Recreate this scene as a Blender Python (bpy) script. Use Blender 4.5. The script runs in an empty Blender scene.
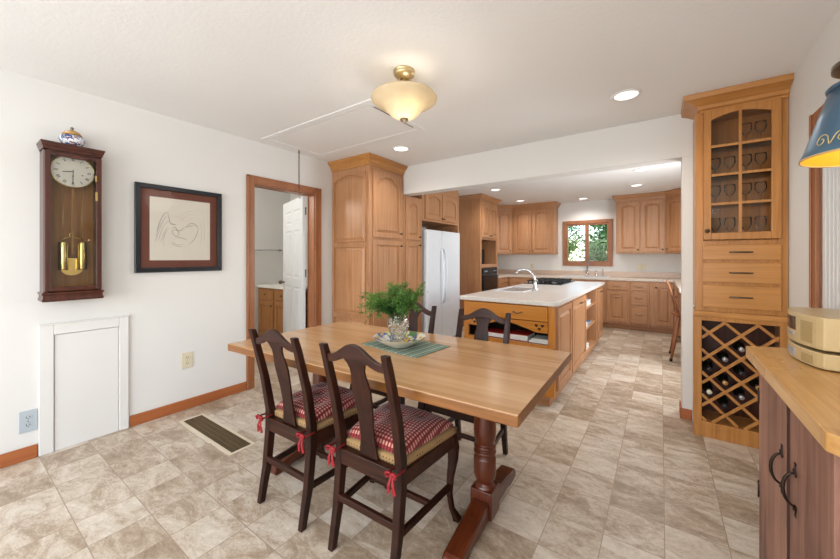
import bpy, math, random
from mathutils import Vector, Matrix
PI = math.pi
R = math.radians
random.seed(7)
scene = bpy.context.scene
COL = scene.collection

# ------------------------------------------------------------------ camera
FPX, UV, V0, CAMH, H = 343.0, 661.0, 257.7, 1.285, 2.44
yaw = math.atan2(UV - 420, FPX)
cam_data = bpy.data.cameras.new('camera')
cam_data.sensor_width = 36
cam_data.lens = FPX / 840 * 36
cam_data.shift_y = -(559 / 2 - V0) / 840
cam_data.clip_start = 0.02
cam = bpy.data.objects.new('camera', cam_data)
cam.location = (0, 0, CAMH)
cam.rotation_euler = (R(90), 0, yaw)
COL.objects.link(cam)
scene.camera = cam
# ------------------------------------------------------------------ view
vs = scene.view_settings
vs.view_transform = 'Standard'
vs.look = 'None'
vs.gamma = 1
vs.use_curve_mapping = False
vs.exposure = 0.06
# ------------------------------------------------------------------ world
w = bpy.data.worlds.new('sky')
scene.world = w
w.use_nodes = True
nt = w.node_tree
sky = nt.nodes.new('ShaderNodeTexSky')
sky.sky_type = 'NISHITA'
sky.sun_disc = False
sky.sun_elevation = R(40)
sky.sun_rotation = R(200)
nt.links.new(sky.outputs[0], nt.nodes['Background'].inputs[0])
nt.nodes['Background'].inputs[1].default_value = 0.45


def area(name, loc, rot, sx, sy, power, color=(1, 1, 1), spread=180):
    d = bpy.data.lights.new(name, 'AREA')
    d.shape = 'RECTANGLE'
    d.size = sx
    d.size_y = sy
    d.energy = power
    d.color = color
    d.spread = R(spread)
    o = bpy.data.objects.new(name, d)
    o.location = loc
    o.rotation_euler = rot
    COL.objects.link(o)
    return o


# daylight coming in through the big dining windows behind the photographer
area('window_daylight', (-1.5, -2.28, 1.35), (R(90), 0, 0), 2.9, 1.7, 100, (0.92, 0.96, 1.0))
area('window_daylight_side', (0.66, -1.15, 1.35), (R(90), 0, R(90)), 1.3, 1.5, 38, (0.90, 0.95, 1.0))
# added area light brightening the kitchen, set at an unseen side window
area('kitchen_fill_light', (0.66, 4.6, 1.45), (R(90), 0, R(90)), 1.1, 1.0, 45, (0.93, 0.97, 1.0))


# ------------------------------------------------------------------ helpers
def lin(c):
    if isinstance(c, str):
        c = [int(c[i:i + 2], 16) for i in (1, 3, 5)]
    out = []
    for v in c[:3]:
        v = v / 255
        out.append(v / 12.92 if v <= 0.04045 else ((v + 0.055) / 1.055) ** 2.4)
    return (*out, 1)


class N:
    """tiny node helper"""
    def __init__(s, name):
        s.m = bpy.data.materials.new(name)
        s.m.use_nodes = True
        s.t = s.m.node_tree
        s.b = s.t.nodes['Principled BSDF']

    def n(s, typ, **kw):
        nd = s.t.nodes.new(typ)
        for k, v in kw.items():
            if k in nd.inputs:
                s.put(nd.inputs[k], v)
            else:
                setattr(nd, k, v)
        return nd

    def put(s, inp, v):
        if hasattr(v, 'is_output') or isinstance(v, bpy.types.NodeSocket):
            s.t.links.new(v, inp)
        else:
            inp.default_value = v

    def math(s, op, a, b=0.0):
        nd = s.t.nodes.new('ShaderNodeMath')
        nd.operation = op
        s.put(nd.inputs[0], a)
        s.put(nd.inputs[1], b)
        return nd.outputs[0]

    def mix(s, f, a, b):
        nd = s.t.nodes.new('ShaderNodeMix')
        nd.data_type = 'RGBA'
        s.put(nd.inputs[0], f)
        s.put(nd.inputs[6], a)
        s.put(nd.inputs[7], b)
        return nd.outputs[2]

    def ramp(s, f, stops):
        nd = s.t.nodes.new('ShaderNodeValToRGB')
        cr = nd.color_ramp
        while len(cr.elements) < len(stops):
            cr.elements.new(0.5)
        for e, (p, c) in zip(cr.elements, stops):
            e.position = p
            e.color = c
        s.put(nd.inputs[0], f)
        return nd.outputs[0]

    def coord(s, scale=(1, 1, 1), loc=(0, 0, 0), rot=(0, 0, 0), kind='Object'):
        tc = s.t.nodes.new('ShaderNodeTexCoord')
        mp = s.t.nodes.new('ShaderNodeMapping')
        mp.inputs['Scale'].default_value = scale
        mp.inputs['Location'].default_value = loc
        mp.inputs['Rotation'].default_value = rot
        s.t.links.new(tc.outputs[kind], mp.inputs[0])
        return mp.outputs[0]

    def noise(s, vec, scale=5, detail=3, rough=0.5, dist=0.0):
        nd = s.t.nodes.new('ShaderNodeTexNoise')
        s.t.links.new(vec, nd.inputs['Vector'])
        nd.inputs['Scale'].default_value = scale
        nd.inputs['Detail'].default_value = detail
        nd.inputs['Roughness'].default_value = rough
        nd.inputs['Distortion'].default_value = dist
        return nd.outputs[0]

    def bump(s, h, strength=0.2, dist=0.01):
        nd = s.t.nodes.new('ShaderNodeBump')
        nd.inputs['Strength'].default_value = strength
        nd.inputs['Distance'].default_value = dist
        s.put(nd.inputs['Height'], h)
        s.t.links.new(nd.outputs[0], s.b.inputs['Normal'])

    def base(s, v):
        s.put(s.b.inputs['Base Color'], v)

    def rough(s, v):
        s.put(s.b.inputs['Roughness'], v)


def plain(name, c, rough=0.5, metal=0.0, spec=None, emit=None, es=1.0):
    a = N(name)
    v = a.coord()
    nz = a.noise(v, 9, 2)
    cc = lin(c)
    dk = tuple(x * 0.93 for x in cc[:3]) + (1,)
    a.base(a.mix(nz, cc, dk))
    a.rough(rough)
    a.b.inputs['Metallic'].default_value = metal
    if spec is not None:
        a.b.inputs['Specular IOR Level'].default_value = spec
    if emit:
        a.b.inputs['Emission Color'].default_value = lin(emit)
        a.b.inputs['Emission Strength'].default_value = es
    return a.m


def wood(name, c1, c2, grain='z', rough=0.38, fine=26, coat=0.0, blot=0.25):
    a = N(name)
    sc = {'x': (1.0, fine, fine), 'y': (fine, 1.0, fine), 'z': (fine, fine, 1.0)}[grain]
    v = a.coord(scale=sc)
    g = a.noise(v, 1.6, 4, 0.6, 0.6)
    v2 = a.coord()
    b = a.noise(v2, 3.0, 2)
    f = a.math('ADD', a.math('MULTIPLY', g, 1 - blot), a.math('MULTIPLY', b, blot))
    a.base(a.ramp(f, [(0.33, lin(c2)), (0.66, lin(c1))]))
    a.rough(rough)
    a.bump(g, 0.06, 0.002)
    a.b.inputs['Coat Weight'].default_value = coat
    a.b.inputs['Coat Roughness'].default_value = 0.15
    return a.m


def butcher(name, c1, c2, axis, width=0.055, rough=0.25):
    """edge-glued boards running along an axis"""
    a = N(name)
    sc = {'x': (1.2, 22, 22), 'y': (22, 1.2, 22)}[axis]
    v = a.coord(scale=sc)
    g = a.noise(v, 1.5, 4, 0.6, 0.5)
    tc = a.coord(rot=(0, 0, 0 if axis == 'x' else R(90)))
    br = a.n('ShaderNodeTexBrick')
    a.t.links.new(tc, br.inputs['Vector'])
    br.inputs['Scale'].default_value = 1
    br.inputs['Brick Width'].default_value = 0.9
    br.inputs['Row Height'].default_value = width
    br.inputs['Mortar Size'].default_value = 0.0006
    br.inputs['Color1'].default_value = (0.25, 0.25, 0.25, 1)
    br.inputs['Color2'].default_value = (0.8, 0.8, 0.8, 1)
    br.inputs['Mortar'].default_value = (0.15, 0.15, 0.15, 1)
    f = a.math('ADD', a.math('MULTIPLY', g, 0.62), a.math('MULTIPLY', br.outputs[0], 0.38))
    a.base(a.ramp(f, [(0.3, lin(c2)), (0.66, lin(c1))]))
    b2 = a.noise(a.coord(), 4, 3)
    a.rough(a.math('ADD', a.math('MULTIPLY', b2, 0.2), rough - 0.1))
    a.b.inputs['Coat Weight'].default_value = 0.15
    a.b.inputs['Coat Roughness'].default_value = 0.2
    return a.m


def wallmat(name, c, rough=0.85, bumps=0.12, sc=140):
    a = N(name)
    v = a.coord()
    n1 = a.noise(v, sc, 3)
    n2 = a.noise(v, 1.2, 2)
    cc = lin(c)
    a.base(a.mix(n2, cc, tuple(x * 0.965 for x in cc[:3]) + (1,)))
    a.rough(rough)
    a.bump(n1, bumps, 0.003)
    return a.m


M = {}
M['wall'] = wallmat('white_wall_paint', '#DEDCD8')
M['ceiling'] = wallmat('ceiling_paint', '#F0F0EF', 0.9, 0.35, 60)
M['trim_white'] = plain('white_trim_paint', '#EAE7E2', 0.5)
M['maple_z'] = wood('maple_upright_grain', '#BE8E66', '#A2704A', 'z')
M['maple_x'] = wood('maple_level_grain', '#BE8E66', '#A2704A', 'x')
M['honey_z'] = wood('honey_wood_upright_grain', '#C08648', '#A36A32', 'z', 0.32)
M['honey_x'] = wood('honey_wood_level_grain', '#C48B4D', '#A87038', 'x', 0.32)
M['amber_x'] = wood('amber_pine_level_grain', '#CC8630', '#B87022', 'x', 0.3)
M['amber_z'] = wood('amber_pine_upright_grain', '#CC8630', '#B87022', 'z', 0.3)
M['casing'] = wood('reddish_oak_casing', '#A46C46', '#875232', 'z', 0.4)
M['base'] = wood('orange_oak_skirting', '#B26A3C', '#98542C', 'y', 0.4)
M['base_x'] = wood('orange_oak_skirting_across', '#B26A3C', '#98542C', 'x', 0.4)
M['dark_z'] = wood('dark_walnut_upright', '#361508', '#140603', 'z', 0.42)
M['dark_x'] = wood('dark_walnut_level', '#401D10', '#1A0A04', 'x', 0.42)
M['dark_y'] = wood('dark_walnut_deep', '#361508', '#140603', 'y', 0.42)
M['mahog_z'] = wood('mahogany_upright', '#642E16', '#3C170A', 'z', 0.28)
M['mahog_y'] = wood('mahogany_level', '#642E16', '#3C170A', 'y', 0.28)
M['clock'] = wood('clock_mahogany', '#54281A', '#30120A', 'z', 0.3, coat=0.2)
M['clock_back'] = wood('clock_inner_board', '#B48450', '#946434', 'z', 0.45)
M['table'] = butcher('butcher_block_maple', '#D0A87C', '#B28456', 'x', 0.07, 0.2)
M['table_edge'] = wood('butcher_block_edge', '#8E5A2A', '#6E441C', 'x', 0.35)
M['counter_wood'] = butcher('oak_counter_boards', '#D4A96E', '#AE7C42', 'y', 0.09, 0.3)
M['pine'] = wood('old_knotty_pine', '#B27E48', '#8E5C30', 'z', 0.5)
M['washed'] = wood('red_washed_barn_wood', '#AA7C6A', '#5E3A2E', 'z', 0.5, 16, blot=0.5)
M['washed_dark'] = plain('dark_wood_and_gap_shade', '#3A1512', 0.6)
M['gold'] = plain('satin_brass', '#D2BE94', 0.35, 1.0)
M['brass'] = plain('polished_brass', '#EBD48A', 0.22, 1.0)
M['pewter'] = plain('antique_pewter', '#6E6152', 0.35, 1.0)
M['chrome'] = plain('chrome', '#C9CCD0', 0.12, 1.0)
M['iron'] = plain('forged_black_iron', '#3A2E28', 0.45, 0.8)
M['steel'] = plain('brushed_steel', '#A9ACB0', 0.3, 1.0)
M['black'] = plain('black_enamel', '#15161A', 0.15)
M['black_matte'] = plain('black_cast_iron', '#1B1B1D', 0.6)
M['painted_shade'] = plain('painted_interior_shade', '#2A1E18', 0.9)
M['fridge'] = plain('white_enamel', '#E3E8EE', 0.3)
M['fridge_gap'] = plain('grey_gasket', '#9A9EA2', 0.6)
M['almond'] = plain('almond_plastic', '#D9CFB4', 0.4)
M['greyplate'] = plain('blue_grey_plastic', '#B4BEC4', 0.4)
M['hole'] = plain('socket_slot', '#3A3836', 0.6)
M['dial_white'] = plain('enamel_dial', '#FAFAF8', 0.35)
M['paper'] = plain('cream_paper', '#F0E4DA', 0.8)
M['mat'] = plain('rust_mat_board', '#7C4638', 0.8)
M['pencil'] = plain('pencil_line', '#8A7C78', 0.9)
M['pencil_light'] = plain('faint_pencil_line', '#C4B2A8', 0.9)
M['frame_black'] = plain('blue_black_lacquer', '#1E2228', 0.25)
M['red'] = plain('red_ribbon', '#8C141C', 0.7)
M['red_book'] = plain('red_book_cloth', '#B4261E', 0.5)
M['white_paper'] = plain('white_paper', '#ECECE8', 0.7)
M['blue_paper'] = plain('blue_printed_cover', '#4C6E96', 0.5)
M['vent_rim'] = plain('cream_register_frame', '#D8CCB4', 0.45)
M['vent_slat'] = plain('bronze_register_slats', '#6E5A3C', 0.45, 0.3)
M['vent_dark'] = plain('painted_duct_shade', '#1C1610', 0.9)
M['shade_blue'] = plain('slate_blue_metal', '#4F6C84', 0.35, 0.6)
M['shade_gold_in'] = plain('gold_shade_lining', '#D8921A', 0.45, 0.0)
M['gold_scroll'] = plain('gold_scroll_paint', '#C9B27C', 0.35, 0.4)
M['radio'] = plain('champagne_plastic', '#BFA87C', 0.3)
M['radio_side'] = plain('champagne_grille', '#A08858', 0.5)
M['radio_black'] = plain('dark_display', '#241C1C', 0.1)
M['radio_silver'] = plain('silver_buttons', '#A6AEBC', 0.3, 0.3)
M['bottle'] = plain('dark_bottle_glass', '#12160F', 0.08)
M['foil_silver'] = plain('silver_bottle_foil', '#A6A6AA', 0.3, 0.7)
M['foil_cream'] = plain('cream_bottle_foil', '#D9D2B8', 0.4)
M['foil_gold'] = plain('tan_bottle_foil', '#B98C5C', 0.4, 0.3)
M['foil_black'] = plain('black_bottle_foil', '#2A2A30', 0.3, 0.3)
M['jar_blue'] = None
M['stem'] = plain('green_stem', '#4A6A2E', 0.6)
M['door_white'] = plain('white_door_paint', '#DDE0E2', 0.45)
M['vanity_top'] = plain('white_laminate', '#ECEAE4', 0.35)
M['bark'] = plain('tree_bark', '#5A4A3A', 0.9)


def leafmat(name, c1, c2):
    a = N(name)
    nz = a.noise(a.coord(), 6, 3)
    a.base(a.ramp(nz, [(0.3, lin(c1)), (0.7, lin(c2))]))
    a.rough(0.55)
    a.b.inputs['Subsurface Weight'].default_value = 0.0
    return a.m


M['fern'] = leafmat('fern_green', '#24501A', '#6A9438')
M['leaf_dark'] = leafmat('tree_leaf_green', '#35622C', '#6C9A48')
M['leaf_light'] = leafmat('tree_leaf_yellow_green', '#6C8C3A', '#A8B85C')
M['grass'] = leafmat('lawn_green', '#4C7038', '#6E9050')


def glass(name, tint=(1, 1, 1, 1), rough=0.02, ior=1.45, thin=False):
    a = N(name)
    if thin:  # clear pane: mostly straight-through with a weak mirror
        t = a.t
        tr = t.nodes.new('ShaderNodeBsdfTransparent')
        tr.inputs[0].default_value = tint
        gl = t.nodes.new('ShaderNodeBsdfGlossy')
        gl.inputs['Roughness'].default_value = rough
        fr = t.nodes.new('ShaderNodeFresnel')
        fr.inputs[0].default_value = ior
        mx = t.nodes.new('ShaderNodeMixShader')
        t.links.new(fr.outputs[0], mx.inputs[0])
        t.links.new(tr.outputs[0], mx.inputs[1])
        t.links.new(gl.outputs[0], mx.inputs[2])
        t.links.new(mx.outputs[0], t.nodes['Material Output'].inputs[0])
    else:
        a.b.inputs['Base Color'].default_value = tint
        a.b.inputs['Transmission Weight'].default_value = 1
        a.b.inputs['Roughness'].default_value = rough
        a.b.inputs['IOR'].default_value = ior
    return a.m


M['pane'] = glass('clear_pane', (0.97, 0.98, 0.97, 1), 0.03, 1.2, True)
M['clock_pane'] = glass('clock_pane', (0.96, 0.95, 0.92, 1), 0.02, 1.4, True)
M['hutch_pane'] = glass('seeded_cabinet_pane', (0.93, 0.90, 0.85, 1), 0.08, 1.4, True)
M['thin_glass'] = glass('thin_drinking_glass', (0.985, 0.985, 0.98, 1), 0.05, 1.25, True)
M['crystal'] = glass('cut_crystal', (0.95, 0.97, 0.97, 1), 0.03, 1.5)

def alabaster():
    a = N('amber_alabaster_glass')
    nz = a.noise(a.coord(), 14, 3)
    c = a.mix(nz, lin('#EFE4CC'), lin('#E4D2AC'))
    a.base(c)
    a.rough(0.25)
    tr = a.t.nodes.new('ShaderNodeBsdfTranslucent')
    a.t.links.new(c, tr.inputs[0])
    mx = a.t.nodes.new('ShaderNodeMixShader')
    mx.inputs[0].default_value = 0.45
    a.t.links.new(a.b.outputs[0], mx.inputs[1])
    a.t.links.new(tr.outputs[0], mx.inputs[2])
    a.t.links.new(mx.outputs[0], a.t.nodes['Material Output'].inputs[0])
    return a.m


M['alabaster'] = alabaster()
M['lens_glow'] = plain('lit_lamp_lens', '#FFFFFF', 0.4, emit='#FFFBF4', es=1.6)
M['bulb'] = plain('lit_bulb', '#FFFFFF', 0.4, emit='#FFF0D0', es=9)


def floor_mat():
    a = N('slate_look_vinyl_tile')
    v = a.coord(loc=(-0.0135, -0.3985, 0))
    br = a.n('ShaderNodeTexBrick', offset=0.0, offset_frequency=1, squash=1.0)
    a.t.links.new(v, br.inputs['Vector'])
    br.inputs['Scale'].default_value = 1
    br.inputs['Brick Width'].default_value = 0.2335
    br.inputs['Row Height'].default_value = 0.233
    br.inputs['Mortar Size'].default_value = 0.0022
    br.inputs['Mortar Smooth'].default_value = 0.3
    br.inputs['Color1'].default_value = (0, 0, 0, 1)
    br.inputs['Color2'].default_value = (1, 1, 1, 1)
    br.inputs['Mortar'].default_value = (0.5, 0.5, 0.5, 1)
    rnd = a.math('MULTIPLY', br.outputs[0], 1.0)
    # streaks run along the diagonal of the tile print
    v2 = a.coord(rot=(0, 0, R(20)), scale=(2.6, 5.2, 1))
    add = a.n('ShaderNodeVectorMath', operation='ADD')
    a.t.links.new(v2, add.inputs[0])
    comb = a.n('ShaderNodeCombineXYZ')
    a.put(comb.inputs[0], a.math('MULTIPLY', rnd, 7.0))
    a.put(comb.inputs[1], a.math('MULTIPLY', rnd, 13.0))
    a.t.links.new(comb.outputs[0], add.inputs[1])
    s1 = a.noise(add.outputs[0], 1.9, 9, 0.74, 0.8)
    s2 = a.noise(a.coord(scale=(1, 1.6, 1), rot=(0, 0, R(20))), 38, 5, 0.75, 1.2)
    f = a.math('ADD', a.math('ADD', a.math('MULTIPLY', s1, 0.60), a.math('MULTIPLY', s2, 0.26)),
               a.math('MULTIPLY', rnd, 0.14))
    col = a.ramp(f, [(0.36, lin('#8E7A64')), (0.46, lin('#AE9B86')), (0.53, lin('#C6B8A6')), (0.64, lin('#D9CFC1'))])
    a.base(a.mix(br.outputs['Fac'], col, lin('#A08C7A')))
    a.rough(a.math('ADD', a.math('MULTIPLY', s2, 0.2), 0.24))
    a.b.inputs['Specular IOR Level'].default_value = 0.4
    a.bump(a.math('SUBTRACT', a.math('MULTIPLY', s1, 0.4), br.outputs['Fac']), 0.22, 0.003)
    return a.m


M['floor'] = floor_mat()


def speckle(name, c, d, scale=220):
    a = N(name)
    n1 = a.noise(a.coord(), scale, 2)
    a.base(a.ramp(n1, [(0.38, lin(d)), (0.56, lin(c))]))
    a.rough(0.3)
    return a.m


M['laminate'] = speckle('speckled_greige_laminate', '#D6CABD', '#BCA998')
M['splash'] = speckle('speckled_rose_laminate', '#CDB6A4', '#B89C88')
M['island_top'] = speckle('speckled_pale_laminate', '#DDD8D2', '#C8C0B8')


for k_ in ('dark_z', 'dark_x', 'dark_y'):
    M[k_].node_tree.nodes['Principled BSDF'].inputs['Specular IOR Level'].default_value = 0.3


def gingham():
    a = N('red_white_gingham')
    v = a.coord(kind='Object')
    sp = a.n('ShaderNodeSeparateXYZ')
    a.t.links.new(v, sp.inputs[0])
    fx = a.math('GREATER_THAN', a.math('FRACT', a.math('MULTIPLY', sp.outputs[0], 62.0)), 0.5)
    fy = a.math('GREATER_THAN', a.math('FRACT', a.math('MULTIPLY', sp.outputs[1], 62.0)), 0.5)
    s = a.math('MULTIPLY', a.math('ADD', fx, fy), 0.5)
    a.base(a.ramp(s, [(0.0, lin('#BC8C7C')), (0.5, lin('#84201F')), (1.0, lin('#540A0E'))]))
    a.rough(0.9)
    a.b.inputs['Sheen Weight'].default_value = 0.2
    return a.m


M['gingham'] = gingham()


def dotted():
    a = N('tan_dotted_seat_fabric')
    v = a.coord()
    vo = a.n('ShaderNodeTexVoronoi')
    a.t.links.new(v, vo.inputs['Vector'])
    vo.inputs['Scale'].default_value = 60
    vo.inputs['Randomness'].default_value = 0.1
    a.base(a.ramp(vo.outputs['Distance'], [(0.18, lin('#4E2E1A')), (0.30, lin('#9A7A50'))]))
    a.rough(0.9)
    return a.m


M['dotted'] = dotted()


def stripes():
    a = N('green_striped_cotton')
    v = a.coord()
    sp = a.n('ShaderNodeSeparateXYZ')
    a.t.links.new(v, sp.inputs[0])
    f1 = a.math('FRACT', a.math('MULTIPLY', sp.outputs[0], 18.0))
    nz = a.noise(a.coord(scale=(1, 60, 1)), 4, 2)
    f = a.math('ADD', f1, a.math('MULTIPLY', nz, 0.05))
    col = a.ramp(f, [(0.0, lin('#5E786E')), (0.35, lin('#7E9686')), (0.5, lin('#BDBCA4')), (0.62, lin('#40564E')), (0.9, lin('#82968A'))])
    a.base(col)
    a.rough(0.95)
    return a.m


M['placemat'] = stripes()


def painted(name, base, cols, scale=9, thr=0.56):
    a = N(name)
    col = lin(base)
    for i, c in enumerate(cols):
        n1 = a.noise(a.coord(loc=(3.1 * i, 1.7 * i, 0.9 * i)), scale, 2, 0.5, 1.0)
        f = a.math('GREATER_THAN', n1, thr)
        col = a.mix(f, col, lin(c))
    a.base(col)
    a.rough(0.12)
    return a.m


M['bowl_in'] = painted('painted_bowl_inside', '#ECEADF', ['#5E8A5A', '#5C6CA8', '#E8B840', '#D8C870'], 11, 0.6)
M['bowl_out'] = plain('glazed_cream', '#E2DACB', 0.15)
M['jar_blue'] = painted('blue_white_porcelain', '#E4E6EC', ['#46628E', '#8A4A48', '#3A4A7A'], 42, 0.56)
M['jar_lid'] = painted('gilt_porcelain', '#B48A4A', ['#6A4A30', '#DAD0C0'], 42, 0.62)


# ------------------------------------------------------------------ mesh builder
class MB:
    def __init__(s):
        s.v, s.f, s.m, s.sm, s.uv = [], [], [], [], None
        s.mi = 0
        s.T = Matrix.Identity(4)

    def add(s, vs, fs, smooth=False):
        o = len(s.v)
        s.v += [tuple(s.T @ Vector(p)) for p in vs]
        s.f += [tuple(i + o for i in f) for f in fs]
        s.m += [s.mi] * len(fs)
        s.sm += [smooth] * len(fs)
        return s

    def box(s, x0, y0, z0, x1, y1, z1):
        x0, x1 = sorted((x0, x1)); y0, y1 = sorted((y0, y1)); z0, z1 = sorted((z0, z1))
        return s.add([(x0, y0, z0), (x1, y0, z0), (x1, y1, z0), (x0, y1, z0), (x0, y0, z1), (x1, y0, z1), (x1, y1, z1), (x0, y1, z1)],
                     [(0, 3, 2, 1), (4, 5, 6, 7), (0, 1, 5, 4), (1, 2, 6, 5), (2, 3, 7, 6), (3, 0, 4, 7)])

    def lathe(s, prof, n=24, c=(0, 0, 0), smooth=True, closed=False):
        """prof: (radius, z) bottom to top"""
        vs, fs = [], []
        for r, z in prof:
            for i in range(n):
                t = 2 * PI * i / n
                vs.append((c[0] + r * math.cos(t), c[1] + r * math.sin(t), c[2] + z))
        k = len(prof)
        for j in range(k - 1):
            for i in range(n):
                a_, b_ = j * n + i, j * n + (i + 1) % n
                fs.append((a_, b_, b_ + n, a_ + n))
        if closed:
            for i in range(n):
                a_, b_ = (k - 1) * n + i, (k - 1) * n + (i + 1) % n
                fs.append((a_, b_, (i + 1) % n, i))
        else:
            fs.append(tuple(range(n))[::-1])
            fs.append(tuple((k - 1) * n + i for i in range(n)))
        return s.add(vs, fs, smooth)

    def tube(s, pts, r, n=8, smooth=True):
        pts = [Vector(p) for p in pts]
        rs = r if isinstance(r, (list, tuple)) else [r] * len(pts)
        vs, fs = [], []
        up = Vector((0, 0, 1))
        t0 = (pts[1] - pts[0]).normalized()
        if abs(t0.dot(up)) > 0.9:
            up = Vector((0, 1, 0)) if abs(t0.y) < 0.9 else Vector((1, 0, 0))
        nrm = (up - t0 * up.dot(t0)).normalized()
        for i, p in enumerate(pts):
            if i == 0: t = pts[1] - pts[0]
            elif i == len(pts) - 1: t = pts[-1] - pts[-2]
            else: t = pts[i + 1] - pts[i - 1]
            t.normalize()
            nrm = (nrm - t * nrm.dot(t)).normalized()
            bn = t.cross(nrm)
            for k in range(n):
                an = 2 * PI * k / n + PI / n
                vs.append(p + (nrm * math.cos(an) + bn * math.sin(an)) * rs[i])
        for j in range(len(pts) - 1):
            for i in range(n):
                a_, b_ = j * n + i, j * n + (i + 1) % n
                fs.append((a_, b_, b_ + n, a_ + n))
        fs.append(tuple(range(n))[::-1])
        fs.append(tuple((len(pts) - 1) * n + i for i in range(n)))
        return s.add(vs, fs, smooth)

    def rail(s, secs, smooth=False):
        """loft through explicit sections (same count of points each)"""
        n = len(secs[0])
        vs = [p for sec in secs for p in sec]
        fs = []
        for j in range(len(secs) - 1):
            for i in range(n):
                a_, b_ = j * n + i, j * n + (i + 1) % n
                fs.append((a_, b_, b_ + n, a_ + n))
        fs.append(tuple(range(n))[::-1])
        fs.append(tuple((len(secs) - 1) * n + i for i in range(n)))
        return s.add(vs, fs, smooth)

    def prism(s, poly, axis, a0, a1):
        """poly in the plane normal to axis: x->(y,z)  y->(x,z)  z->(x,y)"""
        def P(p, a_):
            return {'x': (a_, p[0], p[1]), 'y': (p[0], a_, p[1]), 'z': (p[0], p[1], a_)}[axis]
        n = len(poly)
        vs = [P(p, a0) for p in poly] + [P(p, a1) for p in poly]
        fs = [(i, (i + 1) % n, n + (i + 1) % n, n + i) for i in range(n)]
        fs += [tuple(range(n))[::-1], tuple(range(n, 2 * n))]
        return s.add(vs, fs)

    def build(s, name, mat, parent=None, bevel=0.0, seg=2, loc=None, rot=None, sub=0):  # board coloured light amber to stand in for the glow inside the case
        me = bpy.data.meshes.new(name)
        me.from_pydata(s.v, [], s.f)
        mats = mat if isinstance(mat, (list, tuple)) else [mat]
        for m_ in mats:
            me.materials.append(M[m_] if isinstance(m_, str) else m_)
        me.polygons.foreach_set('material_index', s.m)
        me.polygons.foreach_set('use_smooth', s.sm)
        import bmesh
        b = bmesh.new(); b.from_mesh(me)
        bmesh.ops.recalc_face_normals(b, faces=b.faces)
        b.to_mesh(me); b.free()
        o = bpy.data.objects.new(name, me)
        COL.objects.link(o)
        if parent: o.parent = parent
        if loc: o.location = loc
        if rot: o.rotation_euler = rot
        if bevel:
            md = o.modifiers.new('bevel', 'BEVEL')
            md.width = bevel; md.segments = seg; md.limit_method = 'ANGLE'; md.angle_limit = R(40)
        if sub:
            md = o.modifiers.new('sub', 'SUBSURF'); md.levels = sub; md.render_levels = sub
        return o


def tag(o, label, cat, group=None, kind=None):
    o['label'] = label
    o['category'] = cat
    if group: o['group'] = group
    if kind: o['kind'] = kind
    return o


def thing(name, label, cat, loc=(0, 0, 0), rz=0, group=None):
    o = bpy.data.objects.new(name, None)
    o.empty_display_size = 0.05
    COL.objects.link(o)
    o.location = loc
    o.rotation_euler = (0, 0, rz)
    return tag(o, label, cat, group)


def struct(o):
    o['kind'] = 'structure'
    return o


def copy_tree(o, parent=None):
    c = o.copy()
    COL.objects.link(c)
    if parent is not None: c.parent = parent
    for ch in list(o.children):
        copy_tree(ch, c)
    return c


# ================================================================== THE SETTING
XL, XR, YB, YN = -3.30, 0.68, 7.70, -2.4
YW0, YW1 = 3.45, 3.61           # wall and beam between dining room and kitchen
DY0, DY1, DZ = 1.83, 2.565, 2.02  # bathroom doorway in the left wall
b = MB(); b.box(-5.6, YN - .1, -.06, 0.9, YB + .1, 0)
struct(b.build('floor', 'floor'))
b = MB(); b.box(-5.6, YN - .1, H, 0.9, YB + .1, H + .1)
struct(b.build('ceiling', 'ceiling'))
b = MB()
b.box(XL - .12, YN, 0, XL, DY0, H); b.box(XL - .12, DY1, 0, XL, YB, H); b.box(XL - .12, DY0, DZ, XL, DY1, H)
struct(b.build('wall_left', 'wall'))
# right wall with a doorway
RY0, RY1, RZ = 1.90, 2.655, 1.98
b = MB()
b.box(XR, YN, 0, XR + .12, -1.85, H); b.box(XR, -.45, 0, XR + .12, RY0, H); b.box(XR, -1.85, 0, XR + .12, -.45, .55)
b.box(XR, -1.85, 2.15, XR + .12, -.45, H)
b.box(XR, RY1, 0, XR + .12, 4.0, H); b.box(XR, 5.2, 0, XR + .12, YB, H); b.box(XR, 4.0, 0, XR + .12, 5.2, .95); b.box(XR, 4.0, 2.05, XR + .12, 5.2, H)
b.box(XR, RY0, RZ, XR + .12, RY1, H)
struct(b.build('wall_right', 'wall'))
# back wall with window opening
WX0, WX1, WZ0, WZ1 = -1.64, -0.84, 1.18, 1.985
b = MB()
b.box(XL - .12, YB, 0, WX0, YB + .12, H); b.box(WX1, YB, 0, XR + .12, YB + .12, H)
b.box(WX0, YB, 0, WX1, YB + .12, WZ0); b.box(WX0, YB, WZ1, WX1, YB + .12, H)
struct(b.build('wall_back', 'wall'))
# wall behind the photographer with wide windows
b = MB()
b.box(XL - .12, YN - .12, 0, -3.0, YN, H); b.box(0.0, YN - .12, 0, XR + .12, YN, H)
b.box(-3.0, YN - .12, 0, 0.0, YN, .45); b.box(-3.0, YN - .12, 2.2, 0.0, YN, H)
b.box(-1.56, YN - .12, .45, -1.44, YN, 2.2)
struct(b.build('wall_near', 'wall'))
# beam and stub wall
b = MB(); b.box(XL + .001, YW0, 2.09, XR - .001, YW1, H - .001); b.box(0.137, YW0, 0, XR - .001, YW1, 2.09)
struct(b.build('wall_divider', 'wall', bevel=.003))
# bathroom
b = MB(); b.box(-5.03, 3.35, 0, XL - .121, 3.45, H)
struct(b.build('wall_bathroom_back', 'wall'))
b = MB(); b.box(-5.03, .6, 0, -4.93, 3.35, H)
struct(b.build('wall_bathroom_side', 'wall'))
b = MB(); b.box(-5.03, .5, 0, XL - .121, .6, H)
struct(b.build('wall_bathroom_front', 'wall'))

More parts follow.
